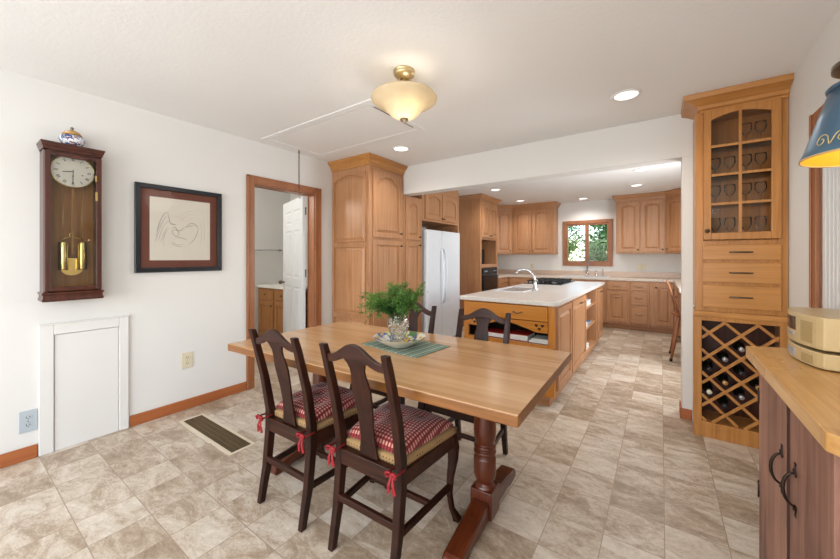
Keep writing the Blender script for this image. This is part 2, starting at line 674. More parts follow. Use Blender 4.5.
# skirting
def skirt(name, mat, x0, y0, x1, y1, h=.085, t=.014):
    b = MB(); b.box(x0, y0, 0.001, x1, y1, h)
    return struct(b.build(name, mat, bevel=.004))
skirt('baseboard_left', 'base', XL + .001, YN, XL + .015, .392)
skirt('baseboard_left_mid', 'base', XL + .001, .862, XL + .015, 1.752)
skirt('baseboard_stub', 'base_x', .125, YW0 - .014, .2, YW0 - .001)
skirt('baseboard_stub_end', 'base', .124, YW0 - .014, .136, YW1 + .01)

# door casing, bathroom
b = MB()
cw = .075
for side in (0, 1):
    y0 = DY0 - cw if side == 0 else DY1
    b.box(XL + .001, y0, 0.001, XL + .02, y0 + cw, DZ + cw)
    b.box(XL + .02, y0 + (.0 if side == 0 else cw - .02), 0.001, XL + .027, y0 + (.02 if side == 0 else cw), DZ + cw)
b.box(XL + .001, DY0, DZ, XL + .02, DY1, DZ + cw)
b.box(XL + .02, DY0 - cw, DZ + cw - .02, XL + .027, DY1 + cw, DZ + cw)
b.box(XL - .12, DY0 - .001, 0.001, XL + .001, DY0 + .012, DZ); b.box(XL - .12, DY1 - .012, 0.001, XL + .001, DY1 + .001, DZ)
b.box(XL - .12, DY0, DZ - .012, XL + .001, DY1, DZ + .001)
b.box(XL - .07, DY0 + .012, 0.001, XL - .05, DY0 + .022, DZ - .012)
struct(b.build('trim_1', 'casing', bevel=.003))
# door casing, right wall
b = MB()
b.box(XR - .02, RY1, .001, XR - .001, RY1 + .07, RZ + .07); b.box(XR - .02, RY0 - .07, .001, XR - .001, RY0, RZ + .07)
b.box(XR - .02, RY0, RZ, XR - .001, RY1, RZ + .07)
b.box(XR - .027, RY1 + .07 - .02, .001, XR - .02, RY1 + .07, RZ + .07)
b.box(XR - .001, RY1 - .02, .001, XR + .12, RY1 - .001, RZ); b.box(XR - .001, RY0 + .001, .001, XR + .12, RY0 + .02, RZ)
b.box(XR - .001, RY0 + .02, RZ - .02, XR + .12, RY1 - .02, RZ - .001)
struct(b.build('trim_2', 'casing', bevel=.003))
# white beadboard door in the right wall
b = MB(); b.box(XR + .001, RY0 + .022, .01, XR + .036, RY1 - .022, RZ - .022)
for i in range(14):
    y = RY0 + .06 + i * .048
    b.box(XR - .003, y, .08, XR + .001, y + .040, RZ - .08)
d = struct(b.build('door_2', 'door_white', bevel=.003))
b = MB(); b.lathe([(0.001, 0), (.025, 0), (.025, .006), (.01, .01), (.01, .03), (.026, .04), (.026, .055), (.001, .06)], 16)
b.v = [(-z, y, x) for x, y, z in b.v]
b.build('door_knob', 'pewter', d, loc=(XR - .0, RY0 + .03, .95))

# bathroom door, six panels, standing open
hx, hy, ang, dw, dh = XL - .125, 2.53, None, .80, 2.0
ang = math.atan2(2.78 - 2.53, -4.2 + 3.425)
d = bpy.data.objects.new('door_1', None); COL.objects.link(d)
d.location = (hx, hy, .008); d.rotation_euler = (0, 0, ang); d['kind'] = 'structure'
def panel_front(b, x0, x1, z0, z1, y, s, inset=.012, dep=.008, rise=.03):
    """recess with a raised field, on the face at y pointing to s (-1 = -y)"""
    def lp(i, yy): return [(x0 + i, yy, z0 + i), (x1 - i, yy, z0 + i), (x1 - i, yy, z1 - i), (x0 + i, yy, z1 - i)]
    loops = [lp(0, y), lp(inset, y - s * dep), lp(rise, y - s * dep * .9), lp(rise + .012, y - s * .002)]
    vs = [p for l in loops for p in l]
    fs = []
    for k in range(3):
        for i in range(4):
            fs.append((k * 4 + i, k * 4 + (i + 1) % 4, (k + 1) * 4 + (i + 1) % 4, (k + 1) * 4 + i))
    fs.append((12, 13, 14, 15))
    b.add(vs, fs)
b = MB()
xs = [0, .11, .355, .445, .69, .80]
zs = [0, .24, .92, 1.02, 1.62, 1.70, 1.87, dh]
# stiles and rails as boxes, panels between
for i in (0, 2, 4):
    b.box(xs[i], 0, 0, xs[i + 1], .035, dh)
for i in (1, 3):
    for j in (0, 2, 4, 6):
        b.box(xs[i], 0, zs[j], xs[i + 1], .035, zs[j + 1])
    for j in (1, 3, 5):
        panel_front(b, xs[i], xs[i + 1], zs[j], zs[j + 1], 0, -1)
        panel_front(b, xs[i], xs[i + 1], zs[j], zs[j + 1], .035, 1)
b.build('door_slab', 'door_white', d)
b = MB()
for s in (-1, 1):
    y = .035 if s > 0 else 0
    b.tube([(.74, y, .95), (.74, y + s * .03, .95)], .011, 10); b.lathe([(.001, -.026), (.018, -.02), (.027, 0), (.018, .02), (.001, .026)], 14, (.74, y + s * .05, .95))
b.build('door_knob', 'pewter', d)
b = MB()
for z in (.25, 1.05, 1.78): b.tube([(-.008, .0, z), (-.008, .0, z + .09)], .008, 8)
b.build('hinge', 'pewter', d)

# kitchen window
b = MB()
f = .066
b.box(WX0 - f, YB - .02, WZ0 - f, WX0, YB - .001, WZ1 + f); b.box(WX1, YB - .02, WZ0 - f, WX1 + f, YB - .001, WZ1 + f)
b.box(WX0, YB - .02, WZ1, WX1, YB - .001, WZ1 + f); b.box(WX0, YB - .02, WZ0 - f, WX1, YB - .001, WZ0)
xm = (WX0 + WX1) / 2
for x0, x1 in ((WX0, xm), (xm, WX1)):
    b.box(x0 + .001, YB - .005, WZ0 + .001, x0 + .035, YB + .05, WZ1 - .001); b.box(x1 - .035, YB - .005, WZ0 + .001, x1 - .001, YB + .05, WZ1 - .001)
    b.box(x0 + .035, YB - .005, WZ0 + .001, x1 - .035, YB + .05, WZ0 + .035); b.box(x0 + .035, YB - .005, WZ1 - .035, x1 - .035, YB + .05, WZ1 - .001)
wn = struct(b.build('window_1', 'casing', bevel=.003))
b = MB()
for x0, x1 in ((WX0, xm), (xm, WX1)): b.box(x0 + .034, YB + .02, WZ0 + .034, x1 - .034, YB + .024, WZ1 - .034)
b.build('window_pane', 'pane', wn)
b = MB(); b.box(xm - .1, YB - .025, WZ0 + .005, xm - .04, YB - .006, WZ0 + .02); b.tube([(xm - .07, YB - .02, WZ0 + .02), (xm - .1, YB - .04, WZ0 + .05)], .004, 6)
b.build('window_crank', 'pewter', wn)
# windows behind the photographer and on the right wall
def plainwin(name, axis, c, a0, a1, z0, z1, n):
    b = MB(); g = MB()
    def bx(bb, u0, u1, zz0, zz1, t0, t1):
        if axis == 'y': bb.box(u0, c + t0, zz0, u1, c + t1, zz1)
        else: bb.box(c + t0, u0, zz0, c + t1, u1, zz1)
    st = (a1 - a0) / n
    for i in range(n):
        u0, u1 = a0 + i * st + .001, a0 + (i + 1) * st - .001
        bx(b, u0, u0 + .05, z0 + .001, z1 - .001, -.03, .03); bx(b, u1 - .05, u1, z0 + .001, z1 - .001, -.03, .03)
        bx(b, u0 + .05, u1 - .05, z0 + .001, z0 + .05, -.03, .03); bx(b, u0 + .05, u1 - .05, z1 - .05, z1 - .001, -.03, .03)
        bx(g, u0 + .05, u1 - .05, z0 + .05, z1 - .05, -.002, .002)
    o = struct(b.build(name, 'casing', bevel=.003)); g.build('window_pane', 'pane', o)
plainwin('window_2', 'y', YN - .06, -3.0, -1.56, .45, 2.2, 2)
plainwin('window_3', 'y', YN - .06, -1.44, 0.0, .45, 2.2, 2)
plainwin('window_4', 'x', XR + .06, -1.85, -.45, .55, 2.15, 2)
plainwin('window_5', 'x', XR + .06, 4.0, 5.2, .95, 2.05, 2)

# attic hatch trim in the ceiling
hx0, hx1, hy0, hy1 = -3.17, -1.73, 1.83, 2.55
t = thing('attic_hatch', 'white attic hatch panel with flat frame in the ceiling above the bathroom doorway', 'hatch', (hx0, hy0, H - .0075))
b = MB(); W_, D_ = hx1 - hx0, hy1 - hy0
b.box(0, 0, 0, W_, .06, .007); b.box(0, D_ - .06, 0, W_, D_, .007); b.box(0, .06, 0, .06, D_ - .06, .007); b.box(W_ - .06, .06, 0, W_, D_ - .06, .007)
b.build('frame', 'ceiling', t, bevel=.003)
b = MB(); b.box(.066, .066, .0015, W_ - .066, D_ - .066, .007)
b.build('panel', 'ceiling', t)
b = MB(); b.box(W_ - .058, .10, -.003, W_ - .05, D_ - .12, -.0005)
b.build('seam', 'pewter', t)
# pull chain
b = MB()
cx_, cy_ = -3.147, 2.243
z = H - .035
k = 0
while z > 2.03:
    pts = []
    for i in range(9):
        an = 2 * PI * i / 8
        u = .008 * math.cos(an); v_ = .016 * math.sin(an)
        pts.append((cx_ + (u if k % 2 else 0), cy_ + (0 if k % 2 else u), z + v_))
    b.tube(pts, .0025, 5)
    z -= .025; k += 1
b.tube([(cx_, cy_, H - .045), (cx_, cy_, H - .001)], .003, 6)
b.tube([(cx_, cy_, 2.015), (cx_, cy_, 1.93), (cx_, cy_ + .01, 1.915), (cx_, cy_ + .018, 1.93)], .003, 6)
tag(b.build('pull_chain', 'pewter'), 'thin metal chain hanging from the attic hatch in front of the doorway', 'chain')

# ================================================================== CABINETRY HELPERS
def door_mesh(w_, h_, arch=0.0, t=.02, rail=.055, n=10):
    """raised-panel door, front at y=-t, back y=0"""
    def loop(ins, y, ar):
        x0, x1, z0, z1 = ins, w_ - ins, ins, h_ - ins
        pts = [(x0, y, z0), (x1, y, z0)]
        for i in range(n + 1):
            u = i / n
            sgn = (2 * u - 1)
            drop = ar * (abs(sgn) ** 2.2)
            pts.append((x1 + (x0 - x1) * u, y, z1 - drop))
        return pts
    L = [loop(0, 0, 0), loop(0, -t + .003, 0), loop(.003, -t, 0), loop(rail, -t, arch), loop(rail + .003, -t + .015, arch),
         loop(rail + .010, -t + .015, arch), loop(rail + .034, -t + .004, arch), loop(rail + .036, -t + .002, arch)]
    m = n + 3
    vs = [p for l in L for p in l]
    fs = [tuple(range(m))]
    for k in range(len(L) - 1):
        for i in range(m):
            fs.append((k * m + i, k * m + (i + 1) % m, (k + 1) * m + (i + 1) % m, (k + 1) * m + i))
    fs.append(tuple((len(L) - 1) * m + i for i in range(m)))
    return vs, fs


def knob_mesh():
    b = MB()
    b.lathe([(.001, 0), (.009, 0), (.006, .004), (.005, .012), (.014, .018), (.015, .024), (.001, .030)], 12)
    b.v = [(x, -z, y) for x, y, z in b.v]
    return b


def pull_mesh(wd=.09):
    b = MB()
    h = wd / 2
    b.tube([(-h, 0, 0), (-h, -.018, 0)], .005, 6); b.tube([(h, 0, 0), (h, -.018, 0)], .005, 6)
    b.tube([(-h - .012, -.018, .003), (-h, -.022, 0), (-h * .5, -.026, -.008), (0, -.027, -.012), (h * .5, -.026, -.008), (h, -.022, 0), (h + .012, -.018, .003)], [.003, .005, .0045, .006, .0045, .005, .003], 6)
    b.lathe([(.001, -.003), (.008, 0), (.001, .003)], 8, (-h, -.002, 0)); b.lathe([(.001, -.003), (.008, 0), (.001, .003)], 8, (h, -.002, 0))
    return b


def bar_mesh(wd=.10):
    b = MB()
    h = wd / 2
    b.tube([(-h, 0, 0), (-h, -.022, 0)], .005, 8); b.tube([(h, 0, 0), (h, -.022, 0)], .005, 8)
    b.tube([(-h - .008, -.022, 0), (-h, -.024, 0), (0, -.024, 0), (h, -.024, 0), (h + .008, -.022, 0)], [.003, .006, .004, .006, .003], 8)
    return b


def add_handle(p, kind, x, z, name='handle'):
    if kind == 'knob': return knob_mesh().build('knob', 'pewter', p, loc=(x, -.02, z))
    if kind == 'bar': return bar_mesh().build(name, 'pewter', p, loc=(x, -.02, z))
    return pull_mesh().build(name, 'pewter', p, loc=(x, -.02, z))


def front(parent, x0, x1, z0, z1, kind='door', hd=None, arch=0.0, mz='maple_z', mx='maple_x', rail=.055):
    w_, h_ = x1 - x0, z1 - z0
    b = MB()
    if kind == 'door':
        vs, fs = door_mesh(w_, h_, arch, rail=min(rail, w_ * .22)); b.add(vs, fs)
        o = b.build('door', mz, parent, loc=(x0, 0, z0))
    elif kind == 'drawer':
        b.box(0, -.02, 0, w_, 0, h_)
        o = b.build('drawer', mx, parent, bevel=.005, loc=(x0, 0, z0))
    elif kind == 'panel':
        vs, fs = door_mesh(w_, h_, arch, rail=rail); b.add(vs, fs)
        o = b.build('side_panel', mz, parent, loc=(x0, 0, z0))
    if hd: add_handle(o, hd[0], hd[1] - x0, hd[2] - z0)
    return o


CROWN = [(0, 0), (.008, 0), (.012, .02), (.02, .028), (.03, .05), (.055, .075), (.062, .085), (.062, .10), (0, .10)]


def crown(b, path, z, prof=CROWN, sc=1.0):
    """path: 2D points, moulding goes to the right-hand side of travel (outwards)"""
    P = [Vector(p) for p in path]
    secs = []
    for i, p in enumerate(P):
        if i == 0: d = (P[1] - P[0]).normalized(); nrm = Vector((d.y, -d.x)); k = 1
        elif i == len(P) - 1: d = (P[-1] - P[-2]).normalized(); nrm = Vector((d.y, -d.x)); k = 1
        else:
            d0 = (P[i] - P[i - 1]).normalized(); d1 = (P[i + 1] - P[i]).normalized()
            n0 = Vector((d0.y, -d0.x)); n1 = Vector((d1.y, -d1.x))
            nrm = (n0 + n1).normalized(); k = 1 / max(.3, nrm.dot(n0))
        secs.append([(p.x + nrm.x * o_ * sc * k, p.y + nrm.y * o_ * sc * k, z + zz * sc) for o_, zz in prof])
    b.rail(secs)


def cab(name, label, loc, rz, w_, d_, h_, z0=0.0, toe=.10, cat='cabinet', group=None, body='maple_z', body_x='maple_x'):
    t = thing(name, label, cat, (loc[0], loc[1], z0), rz, group)
    b = MB()
    b.box(0, .001, toe if z0 == 0 else 0, w_, d_, h_)
    b.build('cabinet_body', body, t, bevel=.002)
    if z0 == 0 and toe:
        k = MB(); k.box(.002, .07, .001, w_ - .002, d_ - .01, toe - .001)
        k.build('toe_kick', body_x, t)
    return t


RX = R(90)   # cabinets on the left wall face +X ; local x runs to +Y
# ------------------------------------------------------------------ pantry
PX = -2.68   # face plane of the left-wall units
pd = PX - XL - .002
t = thing('pantry_cabinet', 'tall maple pantry cabinet with crown moulding beside the bathroom doorway', 'cabinet', (PX, 2.82, 0), RX)
b = MB(); b.box(0, .001, .1, .627, pd, 2.33)
b.build('cabinet_body', 'maple_z', t, bevel=.002)
k = MB(); k.box(.0, .05, .001, .627, pd, .099); k.build('toe_kick', 'maple_x', t)
front(t, .055, .565, 1.52, 2.29, 'door', ('knob', .545, 1.58), .07)
front(t, .055, .565, .13, 1.49, 'door', ('knob', .545, 1.43), .0)
# panelled side facing the dining table
def side_panel(z0, z1, arch):
    vs, fs = door_mesh(pd - .09, z1 - z0, arch, rail=.012)
    b = MB(); b.T = Matrix.Rotation(-RX, 4, 'Z'); b.add(vs, fs)
    # local frame of the pantry: side plane is local x=0, running along local y
    o = b.build('side_panel', 'maple_z', t, loc=(0.0, pd - .045, z0))
    return o
side_panel(1.47, 2.26, .06); side_panel(.63, 1.42, 0); side_panel(.14, .58, 0)
b = MB(); crown(b, [(-.0, pd), (-.0, 0), (.627, 0)], 2.33, sc=1.09)
o = b.build('crown_moulding', 'honey_x', t)
b = MB(); b.box(0.001, .002, 2.331, .626, pd, 2.438); b.build('top_fill', 'maple_x', t)
# narrow pantry beneath the beam
t = cab('pantry_cabinet', 'narrow tall maple cabinet between the pantry and the white refrigerator', (PX, 3.452, 0), RX, .41, pd, 2.085)
front(t, .03, .34, 1.52, 2.05, 'door', ('knob', .32, 1.56), .06)
front(t, .03, .34, .13, 1.49, 'door', ('knob', .32, 1.45), 0)
# refrigerator
FY0, FY1 = 3.925, 4.875
t = thing('refrigerator', 'white side-by-side refrigerator between tall maple cabinets', 'refrigerator', (PX + .03, FY0, 0), RX)
fw = FY1 - FY0
b = MB(); b.box(0, .06, .03, fw, pd + .02, 1.675); b.build('refrigerator_body', 'fridge', t, bevel=.006)
b = MB(); b.box(.02, .08, .001, fw - .02, .5, .03); b.build('kick_grille', 'fridge_gap', t)
sp = .40
for nm, x0, x1, hxp in (('freezer_door', .003, sp - .004, sp - .04), ('refrigerator_door', sp + .004, fw - .003, sp + .045)):
    b = MB(); b.box(x0, -.01, .06, x1, .055, 1.68)
    o = b.build(nm, 'fridge', t, bevel=.012, seg=3)
    h = MB(); h.tube([(hxp, -.01, .62), (hxp, -.045, .68), (hxp, -.06, .85), (hxp, -.062, 1.05), (hxp, -.06, 1.22), (hxp, -.04, 1.36), (hxp, -.01, 1.42)], .014, 8)
    h.build('handle', 'fridge', o)
# panel right of the fridge and cabinet above
b = MB(); b.box(0, 0, .001, .03, pd, 2.34)
tag(b.build('end_panel', 'maple_z', loc=(PX, FY1 + .005, 0), rot=(0, 0, RX), bevel=.002), 'tall maple end panel at the right side of the refrigerator', 'cabinet panel')
t = cab('wall_cabinet', 'maple wall cabinet with two doors above the refrigerator', (PX, 3.866, 0), RX, 1.01, pd, .537, z0=1.80)
front(t, .06, .50, .03, .42, 'door', ('knob', .475, .06), .05); front(t, .515, .96, .03, .42, 'door', ('knob', .54, .06), .05)
b = MB(); crown(b, [(.0, 0), (1.01, 0)], .538)
b.build('crown_moulding', 'maple_x', t)
# ------------------------------------------------------------------ oven tower
TY0, TY1 = 5.72, 6.52
tw = TY1 - TY0
t = thing('oven_cabinet', 'tall maple oven cabinet with microwave niche and built-in black oven', 'cabinet', (PX, TY0, 0), RX)
b = MB()
b.box(0, 0.001, .1, .02, pd, 2.337); b.box(tw - .02, 0.001, .1, tw, pd, 2.337); b.box(.02, pd - .02, .1, tw - .02, pd, 2.337)
b.box(.02, 0.001, 1.62, tw - .02, pd - .02, 2.337); b.box(.02, .001, 1.10, tw - .02, pd - .02, 1.16); b.box(.02, .001, .1, tw - .02, pd - .02, .62)
b.box(.02, .001, .62, .055, .03, 1.10); b.box(tw - .055, .001, .62, tw - .02, .03, 1.10)
b.box(.02, .001, 1.16, .055, .03, 1.62); b.box(tw - .055, .001, 1.16, tw - .02, .03, 1.62)
b.build('cabinet_body', 'maple_z', t, bevel=.002)
k = MB(); k.box(.0, .07, .001, tw, pd, .099); k.build('toe_kick', 'maple_x', t)
front(t, .05, .395, 1.66, 2.27, 'door', ('knob', .375, 1.70), .05); front(t, .405, .75, 1.66, 2.27, 'door', ('knob', .425, 1.70), .05)
front(t, .05, .75, .14, .58, 'drawer', ('pull', .4, .40))
b = MB(); crown(b, [(0, pd), (0, 0), (tw, 0), (tw, pd)], 2.338)
b.build('crown_moulding', 'maple_x', t)
b = MB(); b.box(.002, .002, 2.338, tw - .002, pd - .002, 2.437); b.build('top_fill', 'maple_x', t)
o = thing('wall_oven', 'black built-in wall oven in the tall maple cabinet', 'oven', (PX, TY0, 0), RX)
b = MB(); b.box(.058, -.012, .624, tw - .058, .45, 1.097); b.build('oven_body', 'black', o, bevel=.004)
b = MB(); b.box(.075, -.035, .64, tw - .075, -.013, .96); dd = b.build('oven_door', 'black', o, bevel=.006)
b = MB(); b.tube([(.12, -.036, .93), (.12, -.065, .93), (tw - .12, -.065, .93), (tw - .12, -.036, .93)], .009, 8); b.build('handle', 'black_matte', dd)
b = MB(); b.box(.08, -.02, .985, tw - .08, -.0125, 1.08)
pnl = b.build('control_panel', 'black_matte', o)
for x in (.14, .22, .56, .64):
    b = MB(); b.tube([(x, -.0205, 1.03), (x, -.038, 1.03)], [.018, .015], 12); b.build('knob', 'steel', pnl)
o = thing('microwave_oven', 'small black microwave in the niche above the wall oven', 'microwave', (PX, TY0, 0), RX)
b = MB(); b.box(.065, .16, 1.162, .52, .5, 1.45); b.build('microwave_body', 'black', o, bevel=.006)
b = MB(); b.box(.075, .148, 1.175, .40, .159, 1.44); b.build('microwave_door', 'black_matte', o, bevel=.003)
b = MB(); b.box(.41, .152, 1.175, .51, .159, 1.44); b.build('control_panel', 'black', o, bevel=.003)

# ------------------------------------------------------------------ base run, back wall & left wall
BY = 7.09   # front face of back base cabinets
CT = .914
# left base run between tower and corner
t = cab('base_cabinet', 'maple base cabinet with drawers between the oven cabinet and the corner', (PX, 6.525, 0), RX, .56, pd, .872)
front(t, .03, .27, .70, .85, 'drawer', ('pull', .15, .77)); front(t, .29, .53, .70, .85, 'drawer', ('pull', .41, .77))
front(t, .03, .27, .13, .67, 'door', ('knob', .25, .62)); front(t, .29, .53, .13, .67, 'door', ('knob', .31, .62))
bd = YB - BY - .002
def baseunit(label, x0, x1, fr):
    t = cab('base_cabinet', label, (x0, BY, 0), 0, x1 - x0 - .002, bd, .872)
    for f_ in fr: front(t, *f_[:4], f_[4], f_[5] if len(f_) > 5 else None)
    return t
baseunit('maple corner base cabinet at the left end under the back counter', XL + .002, PX + .45, [(.66, 1.03, .70, .85, 'drawer', ('pull', .85, .77)), (.66, 1.03, .13, .67, 'door', ('knob', 1.0, .62))])
baseunit('maple sink base cabinet below the kitchen window', -2.228, -.84, [(.03, .45, .70, .85, 'drawer', ('pull', .24, .77)), (.03, .45, .13, .67, 'door', ('knob', .42, .62)), (.48, .90, .70, .85, 'drawer'), (.93, 1.35, .70, .85, 'drawer'), (.48, .90, .13, .67, 'door', ('knob', .87, .62)), (.93, 1.35, .13, .67, 'door', ('knob', .96, .62))])
baseunit('maple base cabinet with one drawer over one door right of the sink', -.84, -.452, [(.035, .35, .71, .85, 'drawer', ('pull', .19, .78)), (.035, .35, .14, .68, 'door', ('pull', .19, .58))])
baseunit('maple base cabinet with a stack of three drawers', -.452, -.16, [(.02, .26, .71, .85, 'drawer', ('pull', .14, .78)), (.02, .26, .46, .69, 'drawer', ('pull', .14, .58)), (.02, .26, .14, .44, 'drawer', ('pull', .14, .29))])
baseunit('maple base cabinet with a single tall door at the right corner', -.16, .20, [(.06, .33, .14, .83, 'door', ('knob', .09, .78))])
# right run
t = cab('base_cabinet', 'maple base cabinet along the kitchen right wall behind the wooden chair', (.20, 7.085, 0), -RX, .60, XR - .20 - .002, .872)
front(t, .03, .56, .70, .85, 'drawer', ('pull', .3, .77)); front(t, .03, .56, .13, .67, 'door', ('knob', .08, .62))
b = MB()
b.prism([(XL + .003, 6.523), (PX + .025, 6.523), (PX + .025, BY - .025), (.175, BY - .025), (.175, 5.0), (XR - .002, 5.0), (XR - .002, YB - .002), (XL + .003, YB - .002)], 'z', .874, CT)
o = tag(b.build('countertop', 'laminate', bevel=.006), 'long speckled beige laminate countertop running along the kitchen back wall', 'countertop')
b = MB(); b.box(XL + .02, YB - .022, CT + .0005, XR - .022, YB - .003, CT + .10); b.box(XL + .003, 6.523, CT + .0005, XL + .02, YB - .022, CT + .10); b.box(XR - .02, 5.0, CT + .0005, XR - .003, YB - .022, CT + .10)
b.build('backsplash', 'splash', o, bevel=.003)
b = MB()
b.prism([(0, 0), (.42, 0), (.42, .04), (.46, .04), (.46, .87), (0, .87)], 'y', 0, .03)
tag(b.build('desk_support', 'maple_z', loc=(.205, 5.02, .001)), 'upright maple panel holding the counter end by the wooden chair', 'cabinet panel')
b = None

# ------------------------------------------------------------------ wall cabinets
def upper(label, x0, x1, fr, h=.985, z0=1.36, left=True, right=True):
    d_ = .328
    t = cab('wall_cabinet', label, (x0, YB - .002 - d_, 0), 0, x1 - x0 - .002, d_, h - .1, z0=z0)
    for f_ in fr: front(t, *f_)
    return t
UZ, UH = 1.36, .977
UY = YB - .33
def diag(label, mirror):
    # diagonal corner wall cabinet
    if not mirror:
        P = [(XL + .002, 7.09), (XL + .33, 7.09), (-2.69, UY), (-2.69, YB - .002), (XL + .002, YB - .002)]
        a0, a1 = P[1], P[2]
    else:
        P = [(XR - .002, 7.09), (XR - .002, YB - .002), (.07, YB - .002), (.07, UY), (XR - .33, 7.09)]
        a0, a1 = P[3], P[4]
    t = thing('wall_cabinet', label, 'cabinet', (a0[0], a0[1], UZ), 0)
    L = [(p[0] - a0[0], p[1] - a0[1]) for p in P]
    b = MB(); b.prism(L, 'z', 0, UH); b.build('cabinet_body', 'maple_z', t, bevel=.002)
    dv = Vector((a1[0] - a0[0], a1[1] - a0[1])); ln = dv.length; an = math.atan2(dv.y, dv.x)
    vs, fs = door_mesh(ln - .05, UH - .06, .03)
    b = MB(); b.add(vs, fs)
    u = dv.normalized(); nn = Vector((u.y, -u.x)) * .002
    o = b.build('door', 'maple_z', t, loc=(u.x * .025 + nn.x, u.y * .025 + nn.y, .03), rot=(0, 0, an))
    add_handle(o, 'knob', ln - .08 if not mirror else .03, .05)
    b = MB()
    if not mirror: crown(b, [L[0], L[1], L[2]], UH)
    else: crown(b, [L[3], L[4], L[0]], UH)
    b.build('crown_moulding', 'maple_x', t)
    return t
diag('diagonal corner maple wall cabinet beside the oven cabinet', False)
def upr(label, x0, x1, doors):
    t = cab('wall_cabinet', label, (x0, UY, 0), 0, x1 - x0, YB - .002 - UY, UH, z0=UZ)
    for f_ in doors: front(t, *f_)
    return t
t = upr('maple wall cabinet with two arched doors left of the kitchen window', -2.688, -1.80, [(.05, .42, .03, UH - .03, 'door', ('knob', .395, .07), .035), (.445, .83, .03, UH - .03, 'door', ('knob', .47, .07), .035)])
b = MB(); crown(b, [(0, 0), (.888, 0), (.888, .328)], UH); b.build('crown_moulding', 'maple_x', t)
t = upr('maple wall cabinet with two arched doors right of the kitchen window', -.69, .068, [(.03, .37, .03, UH - .03, 'door', ('knob', .345, .07), .035), (.395, .735, .03, UH - .03, 'door', ('knob', .71, .07), .035)])
b = MB(); crown(b, [(0, .328), (0, 0), (.758, 0)], UH); b.build('crown_moulding', 'maple_x', t)
diag('diagonal corner maple wall cabinet at the far right of the kitchen', True)

# ------------------------------------------------------------------ island
IX0, IX1, IY0, IY1 = -1.585, -.735, 3.01, 5.84
iw, il = IX1 - IX0, IY1 - IY0
t = thing('kitchen_island', 'kitchen island cabinet with amber drawer front and open cubby facing the table', 'kitchen island', (IX0, IY0, 0))
b = MB()
b.box(0, 0, .1, .05, .03, .875); b.box(iw - .05, 0, .1, iw, .03, .875); b.box(.05, 0, .866, iw - .05, .03, .875); b.box(.05, 0, .1, iw - .05, .03, .535)
b.box(0, .03, .1, .02, .5, .875)
b.build('desk_frame', 'amber_z', t, bevel=.002)
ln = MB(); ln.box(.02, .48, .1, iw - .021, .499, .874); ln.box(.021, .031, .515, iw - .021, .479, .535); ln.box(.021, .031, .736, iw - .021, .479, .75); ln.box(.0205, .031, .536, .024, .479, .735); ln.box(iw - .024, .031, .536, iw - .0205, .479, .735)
ln.build('cubby_shade_lining', 'painted_shade', t)  # lining coloured dark in place of the shade inside the cubby
o = front(t, .045, iw - .050, .738, .864, 'drawer', None, mx='amber_x')
pull_mesh(.07).build('handle', 'pewter', o, loc=(.50, -.02, .068))
# scalloped apron with three small hearts at each side, below the drawer
n = 30
xa, xb = .050, iw - .050
top, poly = .732, []
for i in range(n + 1):
    u = i / n
    # ogee arches either side of a central drop
    zb = .535 + .055 * (1 - abs(math.cos(PI * 2 * u)) ** .7 * (1 if True else 0)) if .18 < u < .82 else .50
    uu = abs(u - .5) * 2
    if uu > .70: zb = .640
    elif uu > .58: zb = .640 + (.70 - uu) / .12 * .02
    else: zb = .660 + .045 * math.cos(PI * uu / .58 / 2) ** 1.3
    poly.append((xa + (xb - xa) * u, zb))
poly = poly + [(xb, top), (xa, top)]
b = MB(); b.prism(poly, 'y', -.012, .0)
ap = b.build('scalloped_apron', 'amber_x', t, bevel=.002)
def heart(b, cx, cz, s):
    P = []
    for i in range(20):
        a_ = 2 * PI * i / 20
        x = 16 * math.sin(a_) ** 3; zz = 13 * math.cos(a_) - 5 * math.cos(2 * a_) - 2 * math.cos(3 * a_) - math.cos(4 * a_)
        P.append((cx + x * s / 17, cz + zz * s / 17))
    b.prism(P, 'y', -.0135, -.0122)
b = MB()
for cxh in (xa + .07, xb - .07):
    heart(b, cxh - .026, .700, .016); heart(b, cxh + .026, .700, .016); heart(b, cxh, .672, .016)
b.build('heart_shade_plates', 'painted_shade', ap)  # dark hearts laid on the apron, painting the shade of openings
b = MB()
b.box(0, .5, .1, .02, il, .875); b.box(.02, il - .02, .1, iw, il, .875); b.box(.02, .5, .1, iw - .02, .52, .875)
b.box(.02, .52, .1, iw, .56, .13)
b.box(iw - .02, 0.03, .1, iw, .68, .875)           # panel by the corner
b.box(iw - .5, .66, .1, iw, .68, .875); b.box(iw - .5, 1.44, .1, iw, 1.46, .875); b.box(iw - .5, 2.30, .1, iw, 2.32, .875)
b.box(iw - .5, .52, .1, iw - .48, il - .02, .875); b.box(iw - .48, .68, .1, iw, il - .02, .13); b.box(iw - .48, .68, .86, iw, il - .02, .875)
b.box(iw - .02, .68, .13, iw, 1.44, .86); b.box(iw - .02, 2.32, .13, iw, il - .02, .86)
b.box(iw - .48, 1.46, .40, iw - .01, 2.30, .415); b.box(iw - .48, 1.46, .65, iw - .01, 2.30, .665)
b.build('cabinet_body', 'maple_z', t, bevel=.002)
k = MB(); k.box(.03, .05, .001, iw - .05, il - .03, .099); k.build('toe_kick', 'maple_x', t)
def iside(nm, y0, y1, z0, z1, hd=None):
    vs, fs = door_mesh(y1 - y0, z1 - z0, 0)
    b = MB(); b.add(vs, fs)
    o = b.build(nm, 'maple_z', t, loc=(iw + .0005, y0, z0), rot=(0, 0, RX))
    if hd: add_handle(o, hd[0], hd[1], hd[2])
iside('side_panel', .07, .60, .14, .85); iside('door', .64, 1.40, .14, .85, ('bar', .38, .66)); iside('door', 2.36, il - .05, .14, .85, ('bar', .22, .66))
b = MB(); b.prism([(-1.615, 2.975), (-.735, 2.975), (-.70, 3.01), (-.70, 5.87), (-1.615, 5.87)], 'z', .876, CT)
